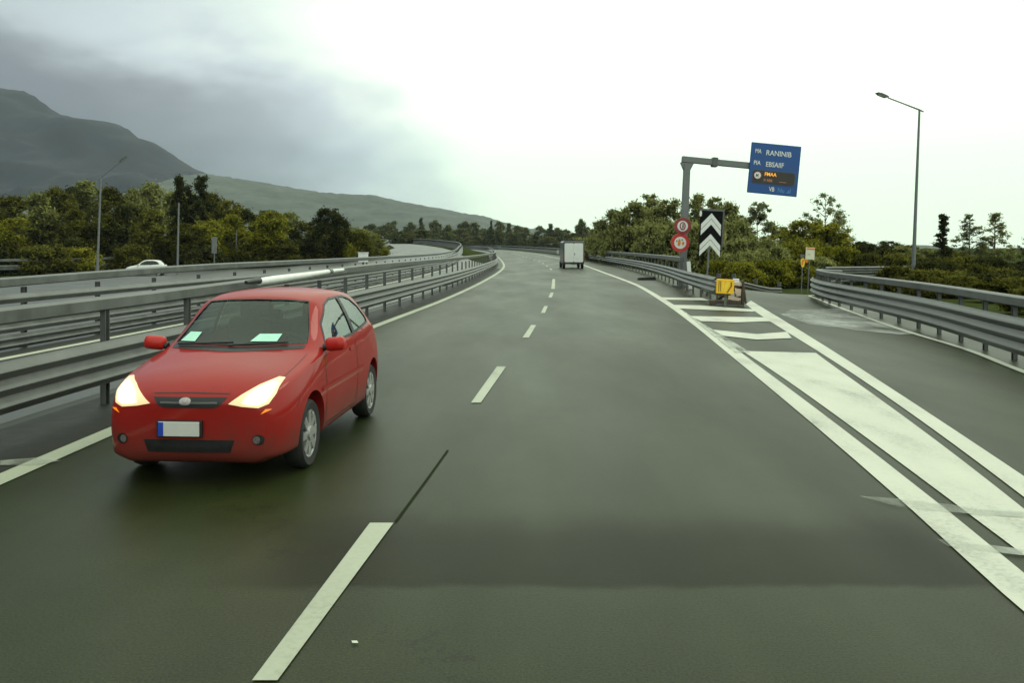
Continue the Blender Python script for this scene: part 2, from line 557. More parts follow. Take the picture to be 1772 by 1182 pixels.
def car_paint(name, col):
    m = pmat(name, col, .5, .0, spec=.05, noise=.05, nscale=1.2, coat=.5, detail=1.0)
    t = m.node_tree
    b = t.nodes['Principled BSDF']
    src = b.inputs['Base Color'].links[0].from_socket
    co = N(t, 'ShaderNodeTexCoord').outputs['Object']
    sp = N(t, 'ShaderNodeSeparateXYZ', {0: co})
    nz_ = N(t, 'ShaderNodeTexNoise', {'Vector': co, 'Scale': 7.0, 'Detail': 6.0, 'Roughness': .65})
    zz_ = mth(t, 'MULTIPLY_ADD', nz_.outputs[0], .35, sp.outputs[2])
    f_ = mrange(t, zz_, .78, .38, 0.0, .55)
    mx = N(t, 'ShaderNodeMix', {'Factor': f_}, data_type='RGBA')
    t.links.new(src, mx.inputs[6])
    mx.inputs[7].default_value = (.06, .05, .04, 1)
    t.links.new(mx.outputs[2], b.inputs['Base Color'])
    return m


M['red'] = car_paint('red car paint', (.30, .014, .011))
M['redtrim'] = pmat('red mirror paint', (.45, .02, .015), .4, spec=.2, noise=.05, nscale=3, coat=.3, detail=1.0)
M['carwhite'] = car_paint('white car paint', (.72, .73, .72))


# ------------------------------------------------------------------ ground and roads
def sheet(name, rows, mat, dz=0.0, kind='structure', parent=None):
    """rows: list of lists of (x, y); draped on G"""
    vs, fs = [], []
    n = len(rows[0])
    for r in rows:
        for (x, y) in r:
            vs.append((x, y, G(x, y) + dz))
    for i in range(len(rows) - 1):
        for k in range(n - 1):
            fs.append((i * n + k, i * n + k + 1, (i + 1) * n + k + 1, (i + 1) * n + k))
    me = bpy.data.meshes.new(name)
    me.from_pydata(vs, [], fs)
    o = link(name, me, mat, parent, smooth=True)
    if kind: o['kind'] = kind
    return o


xs = sorted(set([-3200, -2200, -1500, -1000, -600, -350, -220, -150, -110] + list(range(-90, 91, 3)) + [110, 150, 220, 350, 600, 1000, 1500, 2200, 3200]))
ys = sorted(set([-60, -40, -25] + list(range(-15, 131, 3)) + list(range(140, 421, 8)) + [450, 500, 600, 800, 1100, 1500, 2000, 2400]))
sheet('ground', [[(x, y) for x in xs] for y in ys], M['grass'], -.16)

ysr = [y for y in np.arange(-15, 405, 1.5)]
B5l = lambda Y: lin([p[1] for p in B5], [p[0] for p in B5], Y)
rows = []
for y in ysr:
    a = LLx(y) - 1.45
    b = B4x(y) + .9 if y > 29.6 else B5l(y) + 1.2
    rows.append([(a + (b - a) * k / 14, y) for k in range(15)])
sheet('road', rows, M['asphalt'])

# ramp curving off to the right
rl_ = smooth_path([(6.5, 22), (7.7, 29), (8.6, 34), (10.2, 39.5), (13.5, 45), (20, 50.5), (32, 56), (50, 61)], 1.0)
rr_ = smooth_path([(9.6, 22), (11.4, 29), (12.4, 33.5), (14.2, 37), (17.6, 40.2), (25.5, 44.8), (40, 50), (56, 54)], 1.0)
n_ = 60
rows = []
for i in range(n_ + 1):
    a = rl_[int(i * (len(rl_) - 1) / n_)]
    b = rr_[int(i * (len(rr_) - 1) / n_)]
    rows.append([tuple(a + (b - a) * k / 6) for k in range(7)])
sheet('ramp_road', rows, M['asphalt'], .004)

# carriageway on the left, beyond the barriers
LR_R = [(10, LLx(10) - 1.4), (40, LLx(40) - 1.4), (100, LLx(100) - 1.8), (120, LLx(120) - 4.5), (150, -9.5), (185, -15), (220, -22.5), (260, -34)]
LR_L = [(10, -24), (40, -30), (85, -42), (105, -36), (125, -26), (150, -22), (185, -25), (220, -31), (260, -43)]
rows = []
for y in np.arange(-5, 258, 3.0):
    a = interp([p[0] for p in LR_L], [p[1] for p in LR_L], y)
    b = interp([p[0] for p in LR_R], [p[1] for p in LR_R], y) if y > 10 else LLx(y) - 1.4
    rows.append([(a + (b - a) * k / 12, y) for k in range(13)])
M['asphalt_pale'] = pmat('pale asphalt', (.050, .053, .047), .42, noise=.12, nscale=.6, space='W')
sheet('left_road', rows, M['asphalt_pale'], .003)


def ribbon(name, pts, width, mat, dz=.008, step=1.5):
    p = smooth_path(pts, step)
    n = normals2(p)
    return sheet(name, [[tuple(p[i] - n[i] * width / 2), tuple(p[i] + n[i] * width / 2)] for i in range(len(p))], mat, dz)


def flat(name, pix, mat, dz=.008, world=None):
    pts = world or [unproj(*p) for p in pix]
    me = bpy.data.meshes.new(name)
    me.from_pydata([(x, y, G(x, y) + dz) for x, y in pts], [], [tuple(range(len(pts)))])
    o = link(name, me, mat)
    o['kind'] = 'structure'
    return o


ribbon('lane_marking', [p for p in LL if p[1] < 365], .22, M['paint2'])
ribbon('lane_marking', [p for p in RL if p[1] < 365], .25, M['paint'])
LOFF = lambda Y, o: LLx(Y) - o
ribbon('lane_marking', [(LOFF(y, 4.95), y) for y in (-5, 8, 20, 35, 60, 90)], .2, M['paint'], .011)
M['shoulder'] = pmat('dark shoulder asphalt', (.024, .025, .020), .6, spec=.2, noise=.25, nscale=3, space='W')
ribbon('road_shoulder', [(LLx(y) - .13 - .55, y) for y in (-8, 2, 8, 14, 24, 40, 60, 80)], 1.1, M['shoulder'], .0045)
# dashes of the centre line
flat('lane_dash', [(436, 1181), (480, 1181), (681, 907), (640, 907)], M['paint2'])
flat('lane_dash', [(815, 698), (832, 698), (876, 635), (860, 635)], M['paint2'])
flat('lane_dash', [(904, 585), (915, 585), (928, 563), (919, 563)], M['paint2'])
flat('lane_dash', [(935.5, 542), (943, 542), (948, 530), (942, 530)], M['paint2'])
flat('lane_dash', [(949, 515), (955, 515), (958, 506.5), (953, 506.5)], M['paint2'])
flat('lane_dash', [(954, 500), (960, 500), (960.5, 483), (956, 483)], M['paint2'])
p0, p1 = unproj(458, 1181), unproj(661, 907)
flat('lane_dash', None, M['paint2'], world=[(p0[0] - .6 * .1 - .08, -2.5), (p0[0] - .6 * .1 + .07, -2.5), (p0[0] - .2 + .06, .6), (p0[0] - .2 - .08, .6)])
mid_line = lambda Y: (LLx(Y) * .47 + RLx(Y) * .53)
for a in (76, 88.5, 101, 113.5, 126, 138.5, 151, 163.5, 176, 188.5, 201):
    ribbon('lane_dash', [(mid_line(a + k), a + k) for k in (0, 1.5, 3, 4.5)], .17, M['paint2'], .008, 1.2)

ribbon('tar_seam', [unproj(*p) for p in ((684, 905), (716, 862), (748, 818), (775, 780))], .02, pmat('tar seam', (.021, .026, .011), .95, spec=.06, noise=.2, nscale=4, space='W'), .006, .8)
# gore area
def edge(pix, y0, y1, n=40):
    q = np.array([unproj(*p) for p in pix])
    c = np.polyfit(q[:, 1], q[:, 0], 3)
    near = [(float(np.polyval(c, y0)) - .1 * (y0 - y), float(y)) for y in np.linspace(-9, y0 - .3, 12)]
    return near + [(float(np.polyval(c, y)), float(y)) for y in np.linspace(y0, y1, n)]


def band(name, left, right, mat, dz, yl, yr):
    """strip of paint between two traced edges, from (near, far) distances"""
    a, b = edge(left, *yl), edge(right, *yr)
    return sheet(name, [[p, q] for p, q in zip(a, b)], mat, dz)


FILL_L = [(1283.4, 607.4), (1304, 621.9), (1330, 636), (1378.6, 670.6), (1424, 706), (1500, 760), (1557.5, 800), (1625, 853), (1669, 883), (1703, 912), (1772, 964.5)]
FILL_R = [(1413, 612.3), (1451.7, 641), (1485, 665), (1522, 692), (1567.7, 722.6), (1635, 776.7), (1703, 829), (1772, 881.6)]
L2L = [(1291, 526.5), (1331, 558), (1375.5, 580), (1410, 605), (1470, 644.7), (1522, 679.7), (1567.7, 710.7), (1635, 761.5), (1703, 809), (1772, 859.6)]
L2R = [(1297, 519), (1352, 553), (1398, 580), (1454.7, 616.5), (1522, 660.5), (1584.6, 702), (1669, 756), (1772, 825.8)]
band('gore_marking', FILL_L, FILL_R, M['paint'], .008, (5.3, 16.0), (6.2, 15.7))
band('gore_marking', L2L, L2R, M['paint'], .0085, (6.6, 29.5), (7.1, 31.5))
flat('gore_bar', [(1142, 515), (1215, 516), (1228, 520.5), (1147, 519)], M['paint'], .0115)
flat('gore_bar', [(1160, 528), (1214, 529), (1318, 537), (1302, 540), (1166, 534)], M['paint'], .0115)
flat('gore_bar', [(1194, 547.5), (1331, 550), (1339, 556.5), (1273, 558.5), (1213, 556.5)], M['paint'], .0115)
flat('gore_bar', [(1231, 571), (1310, 579), (1362, 575), (1370, 586), (1310, 588.5), (1252, 582)], M['paint'], .0115)
flat('worn_marking', [(1488, 862), (1575, 868), (1700, 884), (1772, 889), (1772, 899), (1690, 894), (1560, 882)], M['smear'], .0150)
flat('worn_marking', [(1622, 937), (1700, 946), (1772, 955), (1772, 966), (1690, 956), (1640, 949)], M['smear'], .0150)
flat('worn_marking', [(1180, 538), (1215, 560), (1280, 600), (1300, 612), (1272, 612), (1225, 575)], M['smear'], .0165)
flat('worn_marking', [(0, 800), (60, 795), (105, 800), (60, 808), (0, 808)], M['smear'], .0150)
flat('ramp_sheen', [(1300, 500), (1385, 494), (1420, 510), (1490, 541), (1590, 578), (1560, 580), (1480, 572), (1400, 562), (1352, 545)], M['sheen'], .0115)  # bright wet sheen of the ramp, painted on as a pale patch
RRL = [unproj(*p) for p in [(1772, 644.6), (1677, 607), (1572, 575), (1493, 547.5), (1410, 516)]]
RRL = [(RRL[0][0] - 18 * .19, RRL[0][1] - 18)] + RRL + [(12.0, 35), (13.6, 38)]
ribbon('lane_marking', RRL, .13, M['paint'], .0125, 1.0)
flat('road_stud', [(608, 1113), (618, 1113), (620, 1117), (610, 1117)], M['paint'], .0105)


# ------------------------------------------------------------------ hills
def hill(name, outline, Y, depth_f, depth_b, mat, amp, seed, nx=260):
    rnd = np.random.RandomState(seed)
    px = np.linspace(outline[0][0], outline[-1][0], nx)
    py = np.interp(px, [p[0] for p in outline], [p[1] for p in outline])
    # ridge noise, several octaves
    def fbm(x, y):
        s = 0
        for o_ in range(6):
            f = 2 ** o_
            ph = rnd_ph[o_]
            s = s + (np.sin(x * f * .0065 + ph[0] + 1.7 * np.sin(y * f * .006 + ph[1])) * np.sin(y * f * .0055 + ph[2] + 1.3 * np.sin(x * f * .005 + ph[3]))) / (1.75 ** o_)
        return s
    rnd_ph = rnd.rand(6, 4) * 6.28
    top = H + (CY - py) * Y / F
    Xs = (px - CX) * Y / F
    us = np.concatenate([np.linspace(0, 1, 34), np.linspace(1, 2, 14)[1:]])
    vs, fs = [], []
    for u in us:
        if u <= 1:
            y = Y - depth_f * (1 - u)
            pr = .5 - .5 * math.cos(math.pi * (u ** .85))
            pr = .55 * pr + .45 * u
        else:
            y = Y + depth_b * (u - 1)
            pr = 1 - (u - 1) ** 1.3
        yy = np.full(nx, y)
        nzv = fbm(Xs + 300 * seed, yy) * amp
        # away from the ridge the folds are free; on the ridge only small tree-top roughness remains
        k = math.sin(math.pi * min(1, u)) if u <= 1 else min(1, (u - 1) * 3)
        rough = rnd.randn(nx) * amp * .035
        z = top * pr + nzv * (k * .9 + .05) + rough - 6 * (1 - pr)
        for i in range(nx):
            vs.append((Xs[i], y, z[i]))
    m = len(us)
    for j in range(m - 1):
        for i in range(nx - 1):
            fs.append((j * nx + i, j * nx + i + 1, (j + 1) * nx + i + 1, (j + 1) * nx + i))
    me = bpy.data.meshes.new(name)
    me.from_pydata(vs, [], fs)
    o = link(name, me, mat, smooth=False)
    me.polygons.foreach_set('use_smooth', [True] * len(me.polygons))
    o['kind'] = 'structure'
    return o


hill('mountain', [(-900, 120), (-500, 60), (-200, 90), (-60, 140), (0, 151), (40, 156), (60, 166), (90, 189), (120, 200), (150, 210), (200, 213), (220, 222), (240, 240), (270, 250), (290, 266), (310, 283), (335, 296), (380, 306), (450, 330), (560, 372), (660, 402), (780, 440)],
     1700, 800, 500, M['hill1'], 26, 2)
hill('hills', [(-300, 380), (0, 372), (200, 352), (290, 322), (330, 304), (355, 300), (390, 305), (430, 311), (470, 318), (520, 327), (570, 335), (620, 338), (650, 339), (700, 353), (760, 361), (800, 368), (840, 374), (870, 384), (905, 392), (960, 402), (1050, 412), (1150, 425), (1300, 438)],
     1000, 450, 300, M['hill2'], 12, 5)
hill('hills', [(1350, 440), (1460, 426), (1600, 428), (1700, 436), (1760, 446), (1850, 440), (2100, 430), (2500, 420)],
     900, 300, 300, M['hill2'], 6, 9, 120)

# ------------------------------------------------------------------ guard rails
def wave_profile(z0, z1, waves, depth=.075):
    n = waves * 8
    return [(depth * (.5 - .5 * math.cos(2 * math.pi * waves * i / n)), z0 + (z1 - z0) * i / n) for i in range(n + 1)]


def sweep(path, prof, closed, off=0.0, side=1, zf=None):
    """profile (out, z) swept along a ground path; side=+1 faces right of travel"""
    n = normals2(path)
    m = len(prof)
    vs, fs = [], []
    for i, p in enumerate(path):
        g = G(p[0], p[1])
        k = zf(p) if zf else 0
        for o_, z in prof:
            q = p + n[i] * side * (o_ + off)
            vs.append((q[0], q[1], g + z + k))
    for i in range(len(path) - 1):
        for j in range(m if closed else m - 1):
            j2 = (j + 1) % m
            fs.append((i * m + j, i * m + j2, (i + 1) * m + j2, (i + 1) * m + j))
    if closed:
        fs.append(tuple(range(m)))
        fs.append(tuple((len(path) - 1) * m + j for j in range(m)))
    mb = MB()
    mb.add(vs, fs)
    return mb


def thick(prof, t=.035):
    return prof + [(o_ - t, z) for o_, z in reversed(prof)]


def barrier(name, label, pts, side, rails, beam=None, post_h=1.3, spacing=2.25, post_max_y=150, post_off=-.22, step=1.2, group=None, beam_from=None, pmin=-20, mat='steel', drop=0.0):
    root = empty(name, (0, 0, 0))
    tag(root, label, 'guard rail', group)
    path = smooth_path(pts, step)
    for (z0, z1, waves, off) in rails:
        sweep(path, thick(wave_profile(z0, z1, waves)), True, off, side).build('rail', M[mat], root, True)
    bp = path if beam_from is None else path[[i for i in range(len(path)) if path[i][1] >= beam_from]]
    if beam:
        z0, z1, wd = beam
        sweep(bp, [(-wd / 2, z0 + .02), (-wd / 2, z1 - .03), (-wd / 2 + .04, z1), (wd / 2 - .04, z1), (wd / 2, z1 - .03), (wd / 2, z0 + .02), (wd / 2 - .03, z0), (-wd / 2 + .03, z0)], True, post_off, side, (lambda p: -drop * (1 - smoothstep(9, 27, p[1]))) if drop else None).build('upper_beam', M['steel'], root, True)
    pp = smooth_path(pts, spacing)
    nn_ = normals2(pp)
    n = 0
    base = None
    for i, p in enumerate(pp):
        if p[1] > post_max_y or n >= 98 or p[1] < pmin: continue
        q = p + nn_[i] * side * post_off
        h = post_h if (beam_from is None or p[1] > beam_from) else .78
        key = h
        if base is None: base = {}
        if key not in base:
            mb = MB()
            mb.box((0, 0, h / 2 - .15), (.11, .012, h + .3))
            mb.box((.045, .03, h / 2 - .15), (.012, .06, h + .3))
            mb.box((-.045, .03, h / 2 - .15), (.012, .06, h + .3))
            mb.box((0, abs(post_off) / 2 * 1.0 + .0, .58), (.09, abs(post_off) - .03, .22))
            base[key] = mb.mesh('post')
        o = link('post', base[key], M['steel_dark'], root)
        o.location = (q[0], q[1], G(q[0], q[1]))
        t = nn_[i] * side
        o.rotation_euler = (0, 0, math.atan2(t[1], t[0]) - math.pi / 2)
        n += 1
    return root


P1 = [(LLx(y) - .72, y) for y in (-12, -2, 6, 9, 13, 21, 35, 48, 66, 82, 105, 130, 158, 185, 215, 260, 300, 345)]
barrier('guard_rail', 'nearest left guard rail beside the red car, three waves under a high beam', P1, 1,
        [(.30, .80, 3, 0)], (1.30, 1.47, .16), 1.18, 2.25, 150, drop=.16)
P2 = [(LLx(y) - 5.6, y) for y in (-12, -2, 6, 9, 13, 21, 35, 48, 66, 82, 105)] + [(LLx(128) - 5.9, 128), (-9.2, 158), (-13, 185), (-19, 215), (-29, 255)]
barrier('guard_rail', 'second steel guard rail behind the nearest left one, its panels reaching almost to the ground', P2, 1,
        [(.34, .84, 3, 0), (.04, .30, 2, 0), (.88, 1.06, 1, 0)], (1.28, 1.46, .16), 1.16, 2.6, 160, drop=.16)
P3 = [(-95, 66), (-70, 74), (-55, 80), (-44, 90), (-38, 106), (-28.5, 128), (-24.3, 150), (-26.5, 185), (-32, 220), (-45, 262)]
barrier('guard_rail', 'farthest left guard rail, in front of the dense wood and behind the white car', P3, 1,
        [(.42, .9, 3, 0)], (1.25, 1.5, .16), 1.3, 3.2, 240)
barrier('guard_rail', 'long guard rail right of the main road, ending at the yellow panel on the gore', B4, -1,
        [(.36, .92, 3, 0)], (1.24, 1.5, .15), 1.3, 2.4, 220, beam_from=41)
barrier('guard_rail', 'guard rail on the right edge of the exit ramp in front of the tall lamp', B5, -1,
        [(.17, .77, 3, 0)], (.92, 1.10, .16), 1.0, 1.5, 60)
P6 = [(7.8, 34.8), (9.2, 40.0), (11.6, 44.5), (14.9, 48)]
barrier('guard_rail', 'low dark guard rail at the foot of the green bushes, behind the yellow box', P6, 1,
        [(.08, .40, 2, 0)], None, .42, 2.4, 70, mat='steel_dark')
P7 = [(20.6, 57), (24, 58.4), (27.6, 60)]
barrier('guard_rail', 'short high grey rail panel behind the ramp guard rail, left of the tall lamp', P7, 1,
        [(.35, .85, 3, 0), (.9, 1.4, 3, 0)], None, 1.4, 1.6, 70)

LEAN = R(2.2)      # the road is banked towards the bend, so upright things lean against it


def gp(px, Y, extra=0.0):
    x = (px - CX) * Y / F
    return Vector((x, Y, G(x, Y) + extra))


# white cabinet and white tube on the left barriers
cab = empty('roadside_cabinet', gp(628.5, 52, 0))
tag(cab, 'small white box cabinet standing at the second left guard rail', 'cabinet')
mb = MB(); mb.box((0, 0, 1.35), (.55, .35, .55), ch=.02); mb.build('box', M['white'], cab)
mb = MB(); mb.box((0, 0, 1.65), (.6, .4, .05), ch=.01); mb.build('lid', M['white'], cab)
mb = MB(); mb.box((0, 0, .45), (.1, .1, 1.25)); mb.build('post', M['steel_dark'], cab)

tube = empty('white_tube', (0, 0, 0))
tag(tube, 'white tapered tube fastened along the high beam above the red car roof', 'tube')
a, b = 14.9, 20.4
xo = -.72 + .05
pts = [(LLx(y) + xo + .08, y, G(LLx(y), y) + z) for y, z in ((a, 1.33), (15.6, 1.34), (17.5, 1.36), (19.3, 1.39), (b, 1.40))]
mb = MB(); mb.tube(pts, [.062, .07, .06, .045, .035], 14); mb.build('pipe', M['white'], tube, True)
mb = MB(); mb.tube([Vector(pts[3]) + Vector((0, -.12, 0)), Vector(pts[3]) + Vector((0, .12, 0))], [.058, .058], 14); mb.build('clamp', M['steel'], tube, True)
mb = MB(); mb.tube([(LLx(y) + xo + .08, y, z) for y, z in ((14.3, 1.34), (14.6, 1.35), (14.89, 1.35))], [.03, .05, .06], 14); mb.build('end_cap', M['black'], tube, True)

# tyre scrap / base lying on the gore shoulder
db = empty('rubber_debris', (*unproj(1119, 484.5), 0))
db.rotation_euler = (0, 0, R(8))
tag(db, 'black rubber kerb piece lying on the shoulder before the right guard rail', 'debris')
mb = MB()
mb.prism([(-.55, 0), (.5, 0), (.55, .1), (.42, .17), (-.5, .14)], -.18, .18)
mb.build('body', M['rubber'], db)
mb = MB(); mb.box((.47, -.02, .13), (.1, .3, .2), ch=.02); mb.build('end_cap', M['steel_dark'], db)


# ------------------------------------------------------------------ lamps, poles
def lamp(name, label, px, Y, top_py, arm_to, group=None, rbot=.13, rtop=.06):
    base = gp(px, Y)
    r = empty(name, base, (0, LEAN, 0))
    tag(r, label, 'street lamp', group)
    h = (H + (CY - top_py) * Y / F - base.z)
    mb = MB(); mb.tube([(0, 0, 0), (0, 0, h * .35), (0, 0, h)], [rbot, rbot * .75, rtop], 14)
    mb.tube([(0, 0, 0), (0, 0, .9)], [rbot * 1.25, rbot * 1.2], 14)
    mb.build('pole', M['pole'], r, True)
    dx, dy, dz = arm_to
    mb = MB(); mb.tube([(-dx * .13, -dy * .13, h - dz * .13 + .0), (0, 0, h + .02), (dx * .5, dy * .5, h + dz * .52), (dx, dy, h + dz)], [.04, .05, .04, .04], 10)
    mb.build('arm', M['pole'], r, True)
    L = math.hypot(dx, dy)
    ux, uy, uz = dx / L, dy / L, dz / L
    mbh = MB()
    rot = Matrix.Translation((dx, dy, h + dz)) @ Matrix.Rotation(math.atan2(dy, dx), 4, 'Z') @ Matrix.Rotation(-math.atan2(dz, L), 4, 'Y')
    prof = [(-.02, .05), (.18, .09), (.5, .10), (.74, .06), (.80, .01), (.74, -.03), (.4, -.06), (.1, -.05)]
    for k, wdt in ((0, .13), ):
        mbh.prism(prof, -wdt, wdt, 'y', rot)
    mbh.build('lamp_head', M['steel_dark'], r, False)
    mbl = MB(); mbl.box((.42, 0, -.068), (.5, .2, .03), rot); mbl.build('lens', M['lens'], r)
    return r


lamp('street_lamp', 'tall grey street lamp behind the right ramp guard rail, single arm reaching left', 1579, 52, 190, (-2.05, -.3, .62))
lamp('street_lamp', 'street lamp before the left wood with a faint raised arm, left of the bare poles', 168, 79, 308, (1.75, -.2, 1.5), None, .13, .075)


def pole(name, label, px, Y, top, r0=.06, cat='pole', group=None):
    b = gp(px, Y)
    e = empty(name, b, (0, LEAN * .5, 0))
    tag(e, label, cat, group)
    h = H + (CY - top) * Y / F - b.z
    mb = MB(); mb.tube([(0, 0, 0), (0, 0, h)], [r0, r0 * .7], 10); mb.build('shaft', M['pole'], e, True)
    mb = MB(); mb.tube([(0, 0, h), (0, 0, h + .06)], [r0 * .9, r0 * .5], 10); mb.build('cap', M['steel_dark'], e, True)
    return e


pole('bare_pole', 'taller bare grey pole without lamp rising before the left wood', 307, 84, 352, .11)
pole('bare_pole', 'shorter thin bare pole in the left wood, right of the grey sign back', 408, 100, 399, .06)
for px in (524, 534, 545.5):
    pole('marker_post', 'thin pale post above the left guard rail near the round dark tree', px, 112, 426 if px > 540 else 428, .035, 'post', 'thin posts above the left guard rail')
sg = empty('sign_back', gp(370, 92), (0, LEAN * .5, 0))
tag(sg, 'narrow grey back of a road sign before the left wood, between two bare poles', 'sign')
mb = MB(); mb.tube([(0, .06, 0), (0, .06, 3.6)], .05, 10); mb.build('pole', M['pole'], sg, True)
mb = MB(); mb.box((0, 0, 2.75), (.55, .03, 1.75), ch=.01); mb.build('panel', M['pole'], sg)


# ------------------------------------------------------------------ signs on the gore
def text_mesh(s, size, depth=.006, sx=1.0):
    cu = bpy.data.curves.new('t', 'FONT')
    cu.body = s
    cu.size = size
    cu.extrude = depth
    cu.offset = .004
    o = bpy.data.objects.new('t', cu)
    COL.objects.link(o)
    dg = bpy.context.evaluated_depsgraph_get()
    me = bpy.data.meshes.new_from_object(o.evaluated_get(dg))
    bpy.data.objects.remove(o)
    me.materials.clear()
    # text lies in XY; stand it up facing -Y
    me.transform(Matrix.Diagonal((sx, 1, 1, 1)))
    me.transform(Matrix.Rotation(R(90), 4, 'X'))
    return me


def disc(mb, r, y0, y1, n=40, M_=None, cx=0, cz=0):
    mb.prism([(cx + r * math.cos(2 * math.pi * k / n), cz + r * math.sin(2 * math.pi * k / n)) for k in range(n)], y0, y1, 'y', M_)


YG = 43.0
gb = gp(1179.5, YG)
gan = empty('overhead_sign', gb, (0, LEAN + R(.3), 0))
tag(gan, 'blue overhead direction sign with amber message panel on a grey cantilever arm', 'road sign')
hp = H + (CY - 283) * YG / F - gb.z
mb = MB()
mb.prism([(-.17, 0), (.17, 0), (.145, hp), (-.145, hp)], -.17, .17)
mb.prism([(-.145, hp - .35), (.145, hp - .35), (.33, hp + .05), (-.33, hp + .05)], -.12, .12)
mb.build('pole', M['pole'], gan)
mb = MB(); mb.box((0, 0, .03), (.8, .8, .06)); mb.build('base_plate', M['steel_dark'], gan)
AT = R(3.0)
A0 = Vector((-.26, 0, hp + .22))
rotA = Matrix.Translation(A0) @ Matrix.Rotation(AT, 4, 'Y')
mb = MB(); mb.box((2.0, 0, 0), (4.0, .3, .30), rotA, ch=.02); mb.build('arm', M['pole'], gan)
mb = MB(); mb.box((1.62, 0, 0), (.26, .42, .46), rotA, ch=.02); mb.build('flange', M['steel_dark'], gan)
SW, SH = 2.46, 2.50
ctr = (4.53, -.23, -.10)
mb = MB(); mb.box(ctr, (SW, .1, SH), rotA, ch=.03); mb.build('panel', M['signblue'], gan)
mb = MB()
for sx_ in (-.7, .7):
    mb.box((ctr[0] + sx_, -.12, ctr[2]), (.12, .09, SH - .2), rotA)
mb.build('bracket', M['steel_dark'], gan)


def put(me, name, mat, x, z, parent=gan, y=-.285, rot=rotA):
    me.transform(rot @ Matrix.Translation((x, y, z)))
    return link(name, me, mat, parent)


L0 = ctr[0] - SW / 2
T0 = ctr[2] + SH / 2
put(text_mesh('MA', .30, sx=.72), 'lettering', M['white'], L0 + .20, T0 - .52)
put(text_mesh('RANINIB', .36, sx=.90), 'lettering', M['white'], L0 + .74, T0 - .58)
put(text_mesh('PIA', .30, sx=.80), 'lettering', M['white'], L0 + .18, T0 - 1.10)
put(text_mesh('EBSAIIF', .34, sx=.84), 'lettering', M['white'], L0 + .78, T0 - 1.14)
put(text_mesh('VB', .30, sx=.75), 'lettering', M['white'], L0 + 1.06, T0 - 2.34)
M['dimwhite'] = pmat('faded lettering', (.10, .25, .55), .5, noise=.1)
put(text_mesh('Nu .al', .32, sx=.85), 'lettering', M['dimwhite'], L0 + 1.48, T0 - 2.36)
# message panel with rounded corners
def rrect(x0, z0, x1, z1, r, n=6):
    out = []
    for cx, cz, a0 in ((x1 - r, z1 - r, 0), (x0 + r, z1 - r, 90), (x0 + r, z0 + r, 180), (x1 - r, z0 + r, 270)):
        for k in range(n + 1):
            a = R(a0 + 90 * k / n)
            out.append((cx + r * math.cos(a), cz + r * math.sin(a)))
    return out


mb = MB(); mb.prism(rrect(L0 + .20, T0 - 1.98, L0 + 2.26, T0 - 1.36, .1), -.31, -.27, 'y', rotA)
vms = mb.build('message_panel', M['screen'], gan)
mb = MB(); mb.prism(rrect(L0 + .17, T0 - 2.01, L0 + 2.29, T0 - 1.33, .12), -.296, -.275, 'y', rotA); mb.build('panel_frame', pmat('frame blue', (.06, .09, .16), .5, noise=.1), vms)
for s, sz, x, z, mt in (('FMAA', .24, .76, -1.60, 'led'), ('P: RER', .17, .74, -1.88, 'led2'), ('------', .2, 1.5, -1.90, 'led2')):
    put(text_mesh(s, sz, sx=.95), 'lit_text', M[mt], L0 + x, T0 + z, vms, -.318)
mb = MB(); disc(mb, .20, -.332, -.31, 36, rotA, L0 + .42, T0 - 1.62); mb.build('symbol_disc', M['signdkred'], vms)
mb = MB(); disc(mb, .165, -.338, -.331, 36, rotA, L0 + .42, T0 - 1.62); mb.build('symbol_face', M['white'], vms)
put(text_mesh('M', .2, sx=.9), 'symbol_mark', M['pole'], L0 + .33, T0 - 1.69, vms, -.342)

# round signs
YS = 41.6


def round_sign(label, px, py, rad, red, marks):
    b = gp(px, YS)
    r = empty('round_sign', b, (0, LEAN, 0))
    tag(r, label, 'road sign')
    zc = H + (CY - py) * YS / F - b.z
    mb = MB(); disc(mb, rad, -.02, .02, 44, None, 0, zc); pl = mb.build('disc', red, r)
    mb = MB(); disc(mb, rad * .64, -.028, -.019, 44, None, 0, zc); mb.build('face', M['white'], r)
    for nm, mt, polys in marks:
        mb = MB()
        for poly in polys:
            mb.prism([(x * rad, zc + z * rad) for x, z in poly], -.036, -.027)
        mb.build(nm, mt, r)
    return r, zc


def ring_poly(rx, rz, t, n=28):
    out = []
    for k in range(n):
        a, b_ = 2 * math.pi * k / n, 2 * math.pi * (k + 1) / n
        out.append([(rx * math.cos(a), rz * math.sin(a)), (rx * math.cos(b_), rz * math.sin(b_)), ((rx - t) * math.cos(b_), (rz - t) * math.sin(b_)), ((rx - t) * math.cos(a), (rz - t) * math.sin(a))])
    return out


s1, z1 = round_sign('upper round sign with dark red border and grey ring mark, beside the cantilever pole', 1177, 391, .40, M['signdkred'],
                    [('ring_mark', M['signdkred'], ring_poly(.36, .50, .13)),
                     ('symbol_mark', M['pole'], [[(-.1, -.36), (.0, -.36), (.06, .28), (-.02, .28)], [(.05, -.2), (.17, -.2), (.12, .3), (.04, .26)]])])
s2, z2 = round_sign('lower round sign with bright red border and orange car symbols, beside the cantilever pole', 1174, 420, .45, M['signred'],
                    [('car_symbol', M['orange'], [[(-.28, -.30), (-.06, -.34), (.05, -.02), (.0, .30), (-.14, .42), (-.24, .22)], [(.16, -.22), (.40, -.2), (.44, .0), (.36, .16), (.22, .12)]]),
                     ('symbol_mark', M['f_dark'], [[(-.44, .10), (-.34, .10), (-.32, .28), (-.42, .26)], [(.12, .28), (.26, .24), (.24, .38), (.14, .40)]])])
mb = MB(); mb.tube([(.07, .055, 0), (.07, .055, z2 + .5)], .035, 10); mb.build('pole', M['pole'], s2, True)
